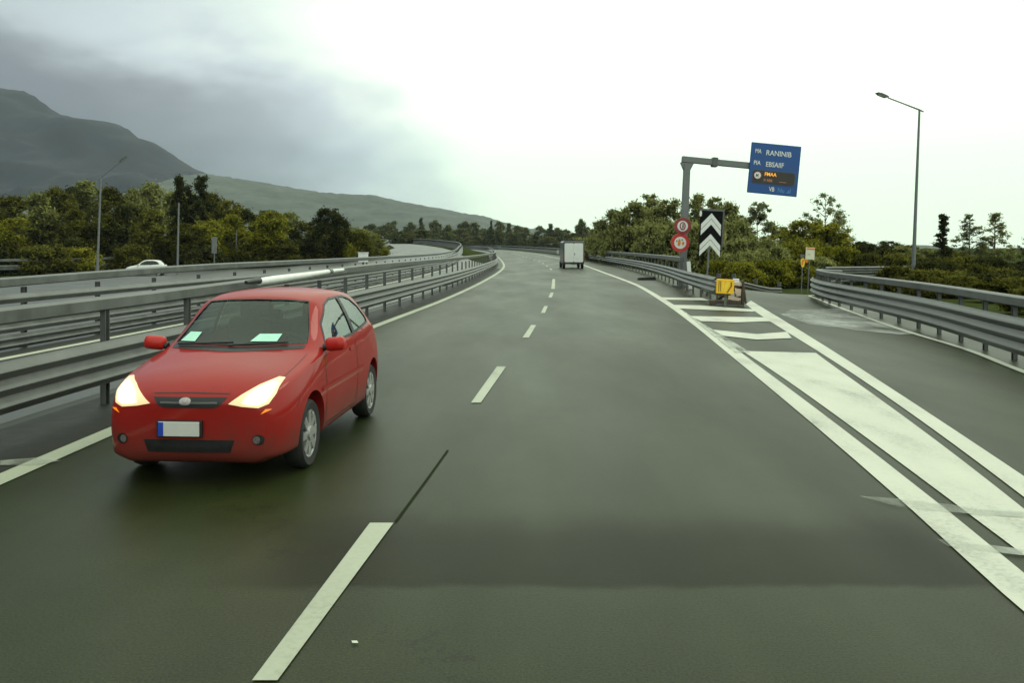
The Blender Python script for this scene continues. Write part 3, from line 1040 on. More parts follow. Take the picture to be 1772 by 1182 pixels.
mb = MB(); mb.box((.03, .025, z1), (.5, .03, .05)); mb.build('bracket', M['steel_dark'], s1)

# chevron sign
YC = 40.0
b = gp(1223.5, YC)
cs = empty('chevron_sign', b, (0, LEAN + R(.8), 0))
tag(cs, 'tall black panel with two white upward chevrons on the gore', 'road sign')
K = YC / F
cz = lambda py: H + (CY - py) * K - b.z
mx_ = 1226.5 + 1.2
X_ = lambda px: (px - mx_) * K + .03
mb = MB()
outline = [(X_(1208), cz(364)), (X_(1247), cz(364)), (X_(1247), cz(438)), (X_(1227.5), cz(414)), (X_(1208), cz(438))]
mb.prism([outline[0], outline[1], outline[2], outline[3]], -.02, .02)
mb.prism([outline[0], outline[3], outline[4]], -.02, .02)
mb.build('panel', M['signblack'], cs)
mb = MB(); mb.box(((X_(1208) + X_(1248)) / 2, 0, cz(363)), (1.16, .07, .09)); mb.build('top_rail', M['steel'], cs)
mb = MB(); mb.box((X_(1248.5), .01, cz(395)), (.07, .07, 1.65)); mb.build('side_rail', M['steel_dark'], cs)


def chev(name, apex, arm, hw=17.3, th=9.3):
    for o_, nm in ((0, 0), (10.3, 1)):
        mb = MB()
        a_ = apex + o_
        for sg_ in (-1, 1):
            mb.prism([(X_(1227.5), cz(a_)), (X_(1227.5 + sg_ * hw), cz(a_ + arm)), (X_(1227.5 + sg_ * hw), cz(a_ + arm + th)), (X_(1227.5), cz(a_ + th))], -.03, -.018)
        mb.build('chevron', M['white'], cs)


chev('c', 368.5, 19.5)
chev('c', 404.5, 19.5, 17.8)
mb = MB(); mb.tube([(-.02, .06, 0), (.0, .06, cz(372))], .045, 10); mb.build('pole', M['pole'], cs, True)
mb = MB(); disc(mb, .07, -.05, -.02, 20, Matrix.Translation((X_(1208.5), 0, cz(370))) @ Matrix.Diagonal((.8, 1, 2.0, 1))); mb.build('reflector', M['white'], cs)
# white terminal post where the upper beam ends
tp = empty('end_post', gp(1194.5, 40.3), (0, LEAN - R(6), 0))
tag(tp, 'pale steel post at the end of the high beam, below the chevron panel', 'post')
mb = MB(); mb.box((0, 0, .66), (.17, .12, 1.3), ch=.015); mb.build('post', M['white'], tp)
mb = MB(); mb.box((0, 0, 1.33), (.2, .14, .05), ch=.01); mb.build('cap', M['steel'], tp)

# crash cushion with the yellow box
YK = 28.6
kc = empty('crash_cushion', gp(1265, YK), (0, 0, R(-10)))
kc.scale = (.88, .9, .95)
tag(kc, 'worn brown framed crash cushion on the gore behind the yellow panel', 'crash cushion')
mb = MB()
mb.box((-.22, .1, .12), (1.15, .7, .16), ch=.02)
mb.box((.42, .0, .46), (.09, .5, .86), ch=.02)
mb.box((-.1, .1, .70), (.9, .5, .08), ch=.02)
mb.box((-.5, .1, .36), (.06, .5, .40), ch=.01)
mb.tube([(-.3, -.16, .14), (.42, -.16, .36)], .04, 8)
mb.tube([(-.5, .32, .2), (.42, .2, .7)], .045, 8)
mb.tube([(.42, -.2, .84), (.52, -.24, .1)], .04, 8)
mb.build('frame', M['rust'], kc)
mb = MB()
mb.prism([(.14, .44), (.34, .36), (.36, .60), (.12, .64)], -.2, -.14)
mb.prism([(-.12, .24), (.26, .20), (.34, .28), (-.1, .38)], -.23, -.16)
mb.prism([(.06, .74), (.40, .70), (.42, .80), (.08, .84)], -.16, .25)
mb.build('cover', M['peach'], kc)
mb = MB(); mb.prism([(-.62, .02), (.2, -.0), (.34, .05), (-.5, .10)], -.34, -.26); mb.build('skid', M['steel'], kc)
yb = empty('yellow_panel', gp(1252.5, 27.7), (0, LEAN + R(1), R(-8)))
tag(yb, 'square yellow and orange striped hazard panel at the guard rail end', 'hazard panel')
zc = H + (CY - 495.5) * 27.7 / F
mb = MB(); mb.box((0, 0, zc), (.55, .16, .46), ch=.02); mb.build('panel', M['yellow'], yb)
mb = MB()
mb.prism([(-.03, zc - .17), (.02, zc - .17), (.12, zc + .05), (.14, zc + .17), (.04, zc + .17), (-.02, zc + .02)], -.092, -.078)
mb.prism([(-.10, zc - .17), (-.05, zc - .17), (-.04, zc + .17), (-.10, zc + .17)], -.092, -.078)
mb.build('stripe', M['lightyellow'], yb)
mb = MB()
for x in (-.2, -.15):
    mb.box((x, -.083, zc), (.018, .01, .34))
mb.prism([(.05, zc - .2), (.08, zc - .2), (.2, zc + .02), (.19, zc + .14), (.16, zc + .14), (.17, zc + .02)], -.094, -.078)
mb.build('dark_stripe', M['rust'], yb)
mb = MB(); mb.box((.05, .14, zc / 2 - .1), (.07, .06, zc + .1)); mb.build('leg', M['steel_dark'], yb)
wb = empty('reflector_box', gp(1272, 29.3), (0, LEAN, 0))
tag(wb, 'small white reflector box just right of the yellow hazard panel', 'reflector')
mb = MB(); mb.box((0, 0, H + (CY - 487) * 29.3 / F), (.2, .12, .19), ch=.015); mb.build('box', M['white'], wb)
mb = MB(); mb.box((0, 0, .4), (.05, .05, .85)); mb.build('post', M['steel_dark'], wb)

# small signs beyond the ramp
YB = 50
ib = empty('notice_board', gp(1398, YB), (0, LEAN + R(1), 0))
tag(ib, 'cream board with an orange top strip standing among the green bushes', 'sign')
zt = lambda py, Y=YB, px=1398: H + (CY - py) * Y / F - gp(px, Y).z
mb = MB(); mb.box((0, 0, zt(438.5)), (.52, .03, .70), ch=.008); mb.build('panel', M['cream'], ib)
mb = MB(); mb.box((0.02, -.018, zt(430.5)), (.46, .012, .09)); mb.build('strip', M['orange'], ib)
mb = MB(); mb.box((-.08, -.018, zt(440)), (.18, .008, .09)); mb.build('printed_mark', pmat('grey print', (.55, .55, .45), .6, noise=.1), ib)
mb = MB(); mb.tube([(0, .05, 0), (0, .05, zt(430))], .03, 8); mb.build('pole', M['pole'], ib, True)
ar = empty('hazard_marker', gp(1387, 49.5), (0, LEAN, 0))
tag(ar, 'orange and yellow oval hazard marker on a post left of the cream board', 'sign')
zz = lambda py: zt(py, 49.5, 1387)
mb = MB()
n = 20
ov = [(.13 * math.sin(2 * math.pi * k / n) * (1.0 if math.cos(2 * math.pi * k / n) > 0 else .85), zz(454.5) + .27 * math.cos(2 * math.pi * k / n)) for k in range(n)]
mb.prism(ov, -.02, .02); mb.build('panel', M['lightyellow'], ar)
mb = MB(); mb.prism([(-.07, zz(458.5)), (.0, zz(458.5)), (.07, zz(449)), (.02, zz(448)), (-.05, zz(450))], -.03, -.018); mb.build('dark_mark', M['orange'], ar)
mb = MB(); mb.prism([(.08, zz(448)), (.3, zz(449)), (.29, zz(453.5)), (.19, zz(454)), (.09, zz(451))], -.024, .02); mb.build('arrow', M['orange'], ar)
mb = MB(); mb.box((-.03, 0, zz(443)), (.24, .06, .18), ch=.01); mb.build('lamp_box', M['steel'], ar)
mb = MB(); mb.tube([(0, .05, 0), (0, .05, zz(444))], .03, 8); mb.build('pole', M['pole'], ar, True)


# ------------------------------------------------------------------ trees
def leaves(seed, centers, radii, per, size, flat_=.85):
    rnd = np.random.RandomState(seed)
    pos = []
    for c, r in zip(centers, radii):
        k = max(6, int(per * (r / np.mean(radii)) ** 2))
        d = rnd.randn(k, 3)
        d /= np.linalg.norm(d, axis=1)[:, None]
        rr = r * .62 * np.abs(rnd.randn(k, 1)) ** .8
        p = d * rr
        p[:, 2] *= flat_
        pos.append(c + p)
    pos = np.concatenate(pos)
    n = len(pos)
    a = rnd.randn(n, 3); a /= np.linalg.norm(a, axis=1)[:, None]
    b_ = rnd.randn(n, 3); b_ -= a * (a * b_).sum(1)[:, None]; b_ /= np.linalg.norm(b_, axis=1)[:, None]
    s = size * (.6 + .8 * rnd.rand(n, 1))
    a *= s; b_ *= s * .6
    q = np.stack([pos - a, pos - b_ * .9 + a * .1, pos + a, pos + b_], 1).reshape(-1, 3)
    cc = np.repeat(np.concatenate([np.repeat(c[None], max(6, int(per * (r / np.mean(radii)) ** 2)), 0) for c, r in zip(centers, radii)]), 4, 0)
    return q, cc


def quads_mesh(name, q, nrm=None):
    n = len(q) // 4
    me = bpy.data.meshes.new(name)
    me.vertices.add(len(q)); me.vertices.foreach_set('co', q.astype(np.float32).ravel())
    me.loops.add(len(q)); me.loops.foreach_set('vertex_index', np.arange(len(q), dtype=np.int32))
    me.polygons.add(n); me.polygons.foreach_set('loop_start', np.arange(0, len(q), 4, dtype=np.int32))
    me.update(calc_edges=True)
    me.validate()
    if nrm is not None:
        me.polygons.foreach_set('use_smooth', [True] * n)
        me.normals_split_custom_set_from_vertices([tuple(v) for v in nrm])
    return me


def make_tree(name, seed, h, rx, base, prof, nc, cl, per, leaf, limbs=7, tr=.16):
    """returns (trunk mesh, crown mesh); crown envelope radius rx*prof(u) between base*h and h"""
    rnd = np.random.RandomState(seed)
    cs_, rs = [], []
    for i in range(nc):
        u = (i + rnd.rand()) / nc
        z = h * (base + (1 - base) * u)
        rad = rx * prof(u) * (.25 + .75 * rnd.rand() ** .6)
        a = rnd.rand() * 6.283
        cs_.append((rad * math.cos(a), rad * math.sin(a), z))
        rs.append(cl * (.55 + .8 * rnd.rand()) * (.55 + .45 * prof(u)))
    cs_ = np.array(cs_); rs = np.array(rs)
    cs_[:, 2] = np.minimum(cs_[:, 2], h - rs * .6)
    q, cc = leaves(seed + 1, cs_, rs, int(per * 2.1), leaf * .68)
    mid = np.array([0, 0, h * (base + .35 * (1 - base))])
    a_ = q - cc; a_ /= np.linalg.norm(a_, axis=1)[:, None] + 1e-6
    b_ = q - mid; b_ /= np.linalg.norm(b_, axis=1)[:, None] + 1e-6
    nr = a_ * .55 + b_ * .75 + np.array([0, 0, .35]) + rnd.randn(len(q), 3) * .22
    nr /= np.linalg.norm(nr, axis=1)[:, None]
    q[:, 2] = np.maximum(q[:, 2], .02)
    crown = quads_mesh('crown', q, nr)
    mb = MB()
    top = h * (.92 if base < .5 else .95)
    mb.tube([(0, 0, -.2), (.05, .03, h * .2), (-.04, .06, h * .5), (0, 0, top)], [tr, tr * .8, tr * .5, .02], 8)
    for k in range(limbs):
        c = cs_[int((k + .5) / limbs * nc)]
        z0 = max(.25 * h * base + .3, c[2] - .45 * math.hypot(c[0], c[1]) - .4)
        mb.tube([(0, 0, z0), (c[0] * .5, c[1] * .5, (z0 + c[2]) / 2 + .1), tuple(c)], [tr * .4, tr * .25, .015], 6)
    return mb.mesh('trunk'), crown, h


rndp = random.Random(4)
ell = lambda u: max(.12, math.sqrt(max(0, 1 - (2 * u - .85) ** 2 / 1.33)))
oval = lambda u: max(.15, math.sin(math.pi * min(1, (u * .86 + .10))) ** .7)
cone = lambda u: max(.06, (1 - u) ** .9)
spire = lambda u: max(.10, (1 - u) ** 1.6)
bushp = lambda u: max(.2, math.sqrt(max(0, 1 - u * u)))
TV = {
    'round1': make_tree('t', 11, 10, 3.6, .08, ell, 62, 1.15, 120, .26),
    'round2': make_tree('t', 21, 10, 3.2, .10, oval, 58, 1.05, 125, .25),
    'round3': make_tree('t', 31, 10, 3.0, .06, oval, 54, 1.1, 125, .27),
    'tall1': make_tree('t', 41, 12, 2.5, .10, oval, 56, .95, 120, .25),
    'tall2': make_tree('t', 43, 12, 2.7, .14, ell, 46, .85, 110, .24),
    'wispy': make_tree('t', 51, 12, 2.5, .12, oval, 70, .62, 42, .17, 16),
    'feather': make_tree('t', 61, 9, 2.7, .15, cone, 64, .55, 40, .15, 22, .10),
    'feather2': make_tree('t', 67, 9, 2.5, .15, cone, 56, .6, 38, .15, 22, .10),
    'spire': make_tree('t', 71, 8, 1.5, .05, spire, 60, .5, 70, .17, 6),
    'bush1': make_tree('t', 81, 2.6, 2.3, .12, bushp, 46, .66, 190, .15, 5, .07),
    'bush2': make_tree('t', 83, 2.6, 2.0, .15, bushp, 42, .64, 190, .15, 5, .07),
    'far1': make_tree('t', 91, 10, 3.8, .06, ell, 46, 1.25, 60, .42),
    'far2': make_tree('t', 93, 10, 3.2, .06, oval, 42, 1.2, 60, .42),
    'far3': make_tree('t', 95, 12, 2.3, .06, cone, 44, .95, 60, .40),
}


def tree(kind, mat, px, Y, top, wpx, label, group=None, name='tree', cat='tree', lean=True):
    tm, cm, h0 = TV[kind]
    if not tm.materials: tm.materials.append(M['bark'])
    key = (kind, mat)
    if key not in TREE_M:
        c2 = cm if not cm.materials else cm.copy()
        c2.materials.clear(); c2.materials.append(M[mat])
        TREE_M[key] = c2
    b_ = gp(px, Y)
    b_.z -= .1
    h = H + (CY - top) * Y / F - b_.z
    sc = h / h0
    r = empty(name, b_, (0, LEAN if lean else 0, rndp.uniform(0, 6.28)))
    if lean: r.rotation_euler = (0, 0, r.rotation_euler[2])
    rx = RX[kind]
    sw = (wpx * Y / F / 2) / rx if wpx else sc
    sw = min(max(sw, sc * .6), sc * 2.2)
    r.scale = (sw, sw, sc)
    tag(r, label, cat, group)
    t = bpy.data.objects.new('trunk', tm); COL.objects.link(t); t.parent = r
    c = bpy.data.objects.new('crown', TREE_M[key]); COL.objects.link(c); c.parent = r
    return r


TREE_M = {}
RX = {'round1': 4.2, 'round2': 3.8, 'round3': 3.6, 'tall1': 3.0, 'tall2': 3.2, 'wispy': 2.6, 'feather': 2.7, 'feather2': 2.5, 'spire': 1.5,
      'bush1': 2.6, 'bush2': 2.3, 'far1': 4.6, 'far2': 4.0, 'far3': 2.8}

# left wood, back row then front row
LW = 'leafy green tree among many in the dense wood left of the road'
LG = 'trees of the dense left wood'
top_l = lambda x: interp([-120, 0, 40, 60, 130, 165, 210, 250, 290, 360, 400, 440, 480, 520, 600, 640], [335, 330, 334, 330, 318, 312, 322, 318, 328, 332, 345, 362, 362, 376, 390, 402], x)
for i, x in enumerate(range(-110, 640, 34)):
    px = x + rndp.uniform(-9, 9)
    Y = rndp.uniform(112, 128)
    tree(rndp.choice(['round1', 'round2', 'round3', 'tall1']), rndp.choice(['f_olive', 'f_olive', 'f_green', 'f_dark']), px, Y, top_l(px) + rndp.uniform(-3, 9), rndp.uniform(75, 105), LW, LG)
for i, x in enumerate(range(-100, 560, 46)):
    px = x + rndp.uniform(-12, 12)
    Y = rndp.uniform(98, 106) if px > 120 else rndp.uniform(92, 99)
    tree(rndp.choice(['round1', 'round2', 'round3']), rndp.choice(['f_olive', 'f_yellow', 'f_olive', 'f_dark']), px, Y, top_l(px) + rndp.uniform(26, 60), rndp.uniform(80, 110), LW, LG)
tree('tall1', 'f_dark', 313, 108, 305, 34, 'dark narrow tree rising above the left wood, left one of the twin dark peaks', None)
tree('tall2', 'f_dark', 346, 108, 304, 64, 'dark broad tree rising above the left wood, right one of the twin dark peaks', None)
tree('round1', 'f_dark', 566, 104, 361, 84, 'dark round tree standing at the right end of the left wood', None)
tree('round2', 'f_yellow', 466, 100, 366, 90, 'yellow green tree left of the dark round tree in the left wood', None)
for px, Y, top, wd in ((70, 88, 425, 120), (-20, 86, 420, 120), (140, 90, 430, 90), (440, 99, 418, 80), (505, 103, 416, 80), (612, 112, 402, 70), (640, 128, 408, 70), (230, 94, 425, 90), (350, 97, 425, 90), (590, 106, 415, 60)):
    tree(rndp.choice(['bush1', 'bush2']), rndp.choice(['f_olive', 'f_yellow', 'f_dark']), px, Y, top, wd, 'low dense bush at the foot of the left wood', 'bushes at the foot of the left wood', 'bush', 'bush')

# distant tree line closing the bend
FLb, FG = 'small distant tree in the hazy tree line beyond the bend', 'trees of the distant tree line'
top_f = lambda x: interp([600, 650, 700, 730, 760, 800, 830, 860, 900, 940, 1000, 1040, 1100, 1500], [392, 384, 384, 380, 382, 384, 392, 388, 386, 390, 390, 392, 395, 400], x)
for i, x in enumerate(range(628, 1100, 17)):
    px = x + rndp.uniform(-5, 5)
    tree(rndp.choice(['far1', 'far2', 'far1', 'far3']), 'f_far', px, rndp.uniform(420, 470), top_f(px) + rndp.uniform(-5, 9), rndp.uniform(26, 40), FLb, FG)
for i, x in enumerate(range(600, 1090, 22)):
    px = x + rndp.uniform(-6, 6)
    tree(rndp.choice(['far1', 'far2']), 'f_far', px, rndp.uniform(385, 410) if px > 730 else rndp.uniform(270, 300), top_f(px) + rndp.uniform(10, 20), rndp.uniform(36, 52), FLb, FG)
tree('far3', 'f_dark', 850, 378, 382, 16, 'dark pointed tree standing out of the distant tree line above the road bend')
tree('far1', 'f_far', 1008, 380, 379, 26, 'taller distant tree right above the white van in the far tree line')

# right-hand trees
RT = [
    ('round2', 'f_green', 1036, 150, 384, 46, 'lowest green tree at the left end of the right-hand tree group'),
    ('round3', 'f_green', 1066, 118, 364, 62, 'round green tree at the left end of the right-hand group, beside the lowest one'),
    ('round1', 'f_green', 1098, 108, 350, 84, 'broad green tree at the left shoulder of the right-hand group'),
    ('tall2', 'f_green', 1128, 112, 336, 66, 'tallest green tree left of the cantilever sign pole'),
    ('round2', 'f_green', 1160, 102, 345, 76, 'green tree directly behind the cantilever sign pole'),
    ('tall1', 'f_green', 1204, 104, 337, 50, 'slim green tree between the sign pole and the chevron panel'),
    ('tall2', 'f_green', 1236, 100, 342, 60, 'green tree right behind the black chevron panel'),
    ('round3', 'f_green', 1264, 98, 352, 60, 'green tree just right of the black chevron panel'),
    ('tall2', 'f_pale', 1310, 92, 350, 58, 'grey green tree standing alone under the blue sign'),
    ('wispy', 'f_green', 1284, 92, 372, 56, 'thin see-through tree left of the lone grey green one'),
    ('round2', 'f_green', 1345, 90, 392, 66, 'lower green tree between the lone grey green one and the yellow green mass'),
    ('round1', 'f_yellow', 1392, 82, 382, 100, 'broad yellow green tree behind the cream notice board'),
    ('wispy', 'f_pale', 1428, 88, 334, 76, 'tall airy pale tree right of the blue sign'),
    ('wispy', 'f_green', 1452, 84, 372, 60, 'airy dark edged tree at the right end of the yellow green mass'),
    ('round3', 'f_yellow', 1434, 80, 388, 70, 'yellow green tree under the tall airy one'),
    ('spire', 'f_dark', 1632, 78, 371, 62, 'dark narrow spire of a tree right of the tall lamp'),
    ('feather', 'f_pale', 1678, 92, 370, 108, 'pale feathery conifer, the left of the feathery pair'),
    ('feather2', 'f_green', 1722, 92, 368, 112, 'feathery conifer, the right and darker of the feathery pair'),
    ('wispy', 'f_dark', 1782, 70, 405, 40, 'dark tree cut by the right edge of the photo'),
    ('round1', 'f_green', 1500, 112, 422, 70, 'low green tree right of the yellow green mass'),
    ('round2', 'f_dark', 1535, 92, 417, 62, 'dark round tree left of the tall lamp'),
    ('round3', 'f_olive', 1572, 98, 425, 60, 'olive tree right behind the tall lamp pole'),
    ('round1', 'f_green', 1604, 94, 430, 60, 'low green tree between the tall lamp and the dark spire'),
    ('round2', 'f_olive', 1660, 80, 436, 90, 'olive tree at the foot of the dark spire'),
    ('round1', 'f_dark', 1714, 74, 444, 90, 'dark low tree under the feathery pair'),
    ('round3', 'f_dark', 1774, 66, 452, 90, 'dark low tree at the right edge of the photo, behind the guard rail'),
]
for k, m_, px, Y, top, wd, lb in RT:
    tree(k, m_, px, Y, top, wd * (1.25 if k[:3] in ('rou', 'tal') else 1.0), lb)
top_r = lambda x: interp([1470, 1500, 1535, 1570, 1600, 1640, 1700, 1740, 1780], [414, 422, 420, 428, 432, 432, 446, 456, 450], x)
for x in range(1478, 1800, 27):
    px = x + rndp.uniform(-6, 6)
    tree(rndp.choice(['round1', 'round2', 'round3']), rndp.choice(['f_dark', 'f_olive', 'f_green']), px, rndp.uniform(68, 84), top_r(px) + rndp.uniform(0, 10), rndp.uniform(70, 95), 'low tree of the thicket behind the ramp guard rail', 'trees of the thicket behind the ramp guard rail')
for px, Y, top, wd in ((1010, 170, 412, 60), (1050, 120, 405, 90), (1090, 100, 395, 100), (1135, 92, 390, 100), (1180, 88, 385, 100), (1225, 80, 390, 100), (1262, 84, 385, 90), (1070, 110, 400, 90), (1155, 90, 400, 90), (1205, 84, 405, 90)):
    tree(rndp.choice(['bush1', 'bush2']), 'f_green', px, Y, top, wd, 'green bush at the foot of the right-hand trees, behind the main guard rail', 'bushes behind the main right guard rail', 'bush', 'bush')
for px, Y, top, wd in ((1262, 62, 440, 80), (1300, 64, 436, 90), (1345, 66, 428, 90), (1385, 68, 424, 90), (1425, 70, 428, 80), (1240, 58, 452, 60), (1285, 57, 455, 80), (1330, 60, 452, 80), (1375, 61, 452, 80), (1415, 63, 446, 80), (1465, 68, 430, 80), (1318, 75, 415, 80), (1280, 76, 415, 70)):
    tree(rndp.choice(['bush1', 'bush2']), rndp.choice(['f_yellow', 'f_green', 'f_yellow']), px, Y, top, wd, 'yellow green bush in the thicket behind the gore', 'bushes of the thicket behind the gore', 'bush', 'bush')
for px, Y, top, wd in ((1500, 66, 440, 80), (1545, 64, 440, 80), (1600, 60, 446, 90), (1645, 56, 450, 90), (1690, 52, 458, 100), (1735, 48, 466, 100), (1780, 44, 470, 100), (1665, 60, 445, 90), (1710, 58, 448, 90), (1700, 40, 474, 110), (1755, 36, 480, 120), (1810, 32, 482, 130), (1650, 44, 470, 90), (1790, 27, 500, 120), (1860, 26, 500, 140), (1600, 42, 468, 100), (1555, 47, 462, 100), (1660, 38, 478, 110), (1625, 50, 455, 100), (1720, 33, 488, 120)):
    tree(rndp.choice(['bush1', 'bush2']), rndp.choice(['f_dark', 'f_olive', 'f_olive']), px, Y, top, wd, 'dark green bush right behind the ramp guard rail', 'bushes behind the ramp guard rail', 'bush', 'bush')


# ------------------------------------------------------------------ cars
def section(s, low, up):
    """s = distance from the nose; 10 half-profile points from bottom centre to top centre"""
    return [(-s, y, z) for y, z in low + up]


def car_sections():
    S = []
    lowf = lambda zb, w_, ws, zs=.26, zmid=.48, zsh=.66, bi=.78: [(0, zb), (w_ * bi, zb), (w_ * .965, zs), (w_, zmid), (ws, zsh)]
    S.append(section(.0, [(0, .30), (.34, .30), (.50, .36), (.54, .50), (.53, .575)], [(.50, .63), (.43, .655), (.30, .67), (.15, .678), (0, .68)]))
    S.append(section(.055, [(0, .185), (.50, .185), (.665, .25), (.70, .48), (.69, .60)], [(.645, .69), (.55, .715), (.38, .735), (.19, .745), (0, .75)]))
    S.append(section(.17, lowf(.175, .79, .775, .24), [(.715, .765), (.61, .79), (.42, .808), (.21, .82), (0, .825)]))
    S.append(section(.38, lowf(.195, .84, .825, .25, .48, .69), [(.765, .825), (.65, .855), (.45, .878), (.22, .893), (0, .90)]))
    S.append(section(.70, lowf(.19, .855, .84, .25, .5, .74), [(.79, .875), (.68, .91), (.47, .935), (.23, .95), (0, .956)]))
    S.append(section(.97, lowf(.19, .855, .845, .25, .5, .78), [(.80, .925), (.70, .962), (.49, .985), (.24, 1.0), (0, 1.006)]))
    S.append(section(1.10, lowf(.19, .855, .845, .25, .5, .78), [(.805, .935), (.73, .985), (.56, 1.035), (.29, 1.062), (0, 1.072)]))
    S.append(section(1.36, lowf(.19, .855, .845, .25, .5, .78), [(.81, .945), (.735, 1.08), (.60, 1.205), (.325, 1.243), (0, 1.255)]))
    S.append(section(1.64, lowf(.19, .855, .845, .25, .5, .78), [(.81, .955), (.725, 1.19), (.595, 1.375), (.32, 1.418), (0, 1.432)]))
    S.append(section(1.85, lowf(.19, .855, .845, .25, .5, .78), [(.812, .96), (.72, 1.23), (.59, 1.432), (.32, 1.472), (0, 1.485)]))
    S.append(section(2.35, lowf(.19, .855, .845, .25, .5, .78), [(.815, .975), (.72, 1.24), (.59, 1.455), (.32, 1.495), (0, 1.507)]))
    S.append(section(2.9, lowf(.19, .855, .845, .25, .5, .79), [(.81, 1.0), (.705, 1.24), (.575, 1.42), (.31, 1.465), (0, 1.478)]))
    S.append(section(3.25, lowf(.20, .845, .835, .26, .5, .80), [(.79, 1.01), (.68, 1.215), (.55, 1.35), (.30, 1.395), (0, 1.408)]))
    S.append(section(3.5, lowf(.22, .825, .815, .28, .5, .80), [(.76, 1.0), (.66, 1.11), (.53, 1.20), (.29, 1.235), (0, 1.245)]))
    S.append(section(3.68, lowf(.25, .77, .76, .31, .5, .76), [(.70, .90), (.60, .95), (.46, .98), (.24, 1.0), (0, 1.005)]))
    S.append(section(3.76, [(0, .38), (.4, .38), (.58, .42), (.61, .52), (.60, .70)], [(.56, .80), (.46, .84), (.32, .86), (.16, .865), (0, .87)]))
    return S


def body_mesh():
    S = car_sections()
    vs, fs = [], []
    idx = {}
    for i, sec in enumerate(S):
        for j, (x, y, z) in enumerate(sec):
            y *= 1.015
            idx[i, j, 1] = len(vs); vs.append((x, y, z))
            if j in (0, 9):
                idx[i, j, -1] = idx[i, j, 1]
            else:
                idx[i, j, -1] = len(vs); vs.append((x, -y, z))
    for i in range(len(S) - 1):
        for j in range(9):
            for sd_ in (1, -1):
                q = [idx[i, j, sd_], idx[i, j + 1, sd_], idx[i + 1, j + 1, sd_], idx[i + 1, j, sd_]]
                fs.append(q if sd_ > 0 else q[::-1])
    for i, fl in ((0, 1), (len(S) - 1, -1)):
        for j in range(9):
            q = []
            for k in (idx[i, j, 1], idx[i, j, -1], idx[i, j + 1, -1], idx[i, j + 1, 1]):
                if k not in q: q.append(k)
            fs.append(q[::fl])
    me = bpy.data.meshes.new('cage')
    me.from_pydata(vs, [], fs)
    bm = bmesh.new(); bm.from_mesh(me)
    bmesh.ops.recalc_face_normals(bm, faces=bm.faces[:])
    bm.verts.ensure_lookup_table(); bm.edges.ensure_lookup_table()
    cl = bm.edges.layers.float.new('crease_edge')

    def crease(a_, b_, v):
        e = bm.edges.get((bm.verts[a_], bm.verts[b_]))
        if e: e[cl] = v
    for sd_ in (1, -1):
        for i in range(1, len(S) - 2):
            crease(idx[i, 5, sd_], idx[i + 1, 5, sd_], .62 if i > 3 else .45)
            crease(idx[i, 2, sd_], idx[i + 1, 2, sd_], .5)
            crease(idx[i, 1, sd_], idx[i + 1, 1, sd_], .5)
            if i > 6: crease(idx[i, 7, sd_], idx[i + 1, 7, sd_], .35)
        for j in range(1, 9):
            crease(idx[1, j, sd_], idx[1, j + 1, sd_], .35)
            crease(idx[14, j, sd_], idx[14, j + 1, sd_], .4)
        for j in range(5, 9):
            crease(idx[8, j, sd_], idx[8, j + 1, sd_], .45)
            crease(idx[5, j, sd_], idx[5, j + 1, sd_], .35)
    bm.to_mesh(me); bm.free()
    o = bpy.data.objects.new('cage', me); COL.objects.link(o)
    md = o.modifiers.new('s', 'SUBSURF'); md.levels = 3; md.render_levels = 3
    dg = bpy.context.evaluated_depsgraph_get()
    full = bpy.data.meshes.new_from_object(o.evaluated_get(dg))
    bpy.data.objects.remove(o)
    return full


WX = (-.76, -3.13)      # axles
WR = .295


def in_poly(poly, a, b_):
    s = 0
    n = len(poly)
    for i in range(n):
        x0, y0 = poly[i]; x1, y1 = poly[(i + 1) % n]
        c = (x1 - x0) * (b_ - y0) - (y1 - y0) * (a - x0)
        if abs(c) < 1e-9: continue
        if s == 0: s = 1 if c > 0 else -1
        elif (c > 0) != (s > 0): return False
    return True


def cut_windows(me, wins):
    """wins: (axis, sign, poly, xrange, zmin): cut convex openings clean through the shell"""
    bm = bmesh.new(); bm.from_mesh(me)
    for axis, sgn, poly, xr in wins:
        ax = {'x': 0, 'y': 1}[axis]
        pa, pb = (1, 2) if axis == 'x' else (0, 2)
        lo = [min(p[k] for p in poly) - .08 for k in (0, 1)]
        hi = [max(p[k] for p in poly) + .08 for k in (0, 1)]
        def sel():
            out = []
            for f in bm.faces:
                c = f.calc_center_median()
                if lo[0] < c[pa] < hi[0] and lo[1] < c[pb] < hi[1] and xr[0] < c.x < xr[1] and f.normal[ax] * sgn > .05 and (axis == 'x' or c.y * sgn > .2):
                    out.append(f)
            return out
        n = len(poly)
        for i in range(n):
            p, q = poly[i], poly[(i + 1) % n]
            a3 = [0, 0, 0]; b3 = [0, 0, 0]
            a3[pa], a3[pb] = p; b3[pa], b3[pb] = q
            e = Vector(b3) - Vector(a3)
            d = Vector((0, 0, 0)); d[ax] = 1
            fsel = sel()
            es = set(); vsel = set()
            for f in fsel:
                es.update(f.edges); vsel.update(f.verts)
            bmesh.ops.bisect_plane(bm, geom=list(vsel) + list(es) + fsel, dist=1e-5, plane_co=Vector(a3), plane_no=e.cross(d).normalized())
        kill = []
        for f in sel():
            c = f.calc_center_median()
            if in_poly(poly, c[pa], c[pb]): kill.append(f)
        bmesh.ops.delete(bm, geom=kill, context='FACES')
    bm.to_mesh(me); bm.free()


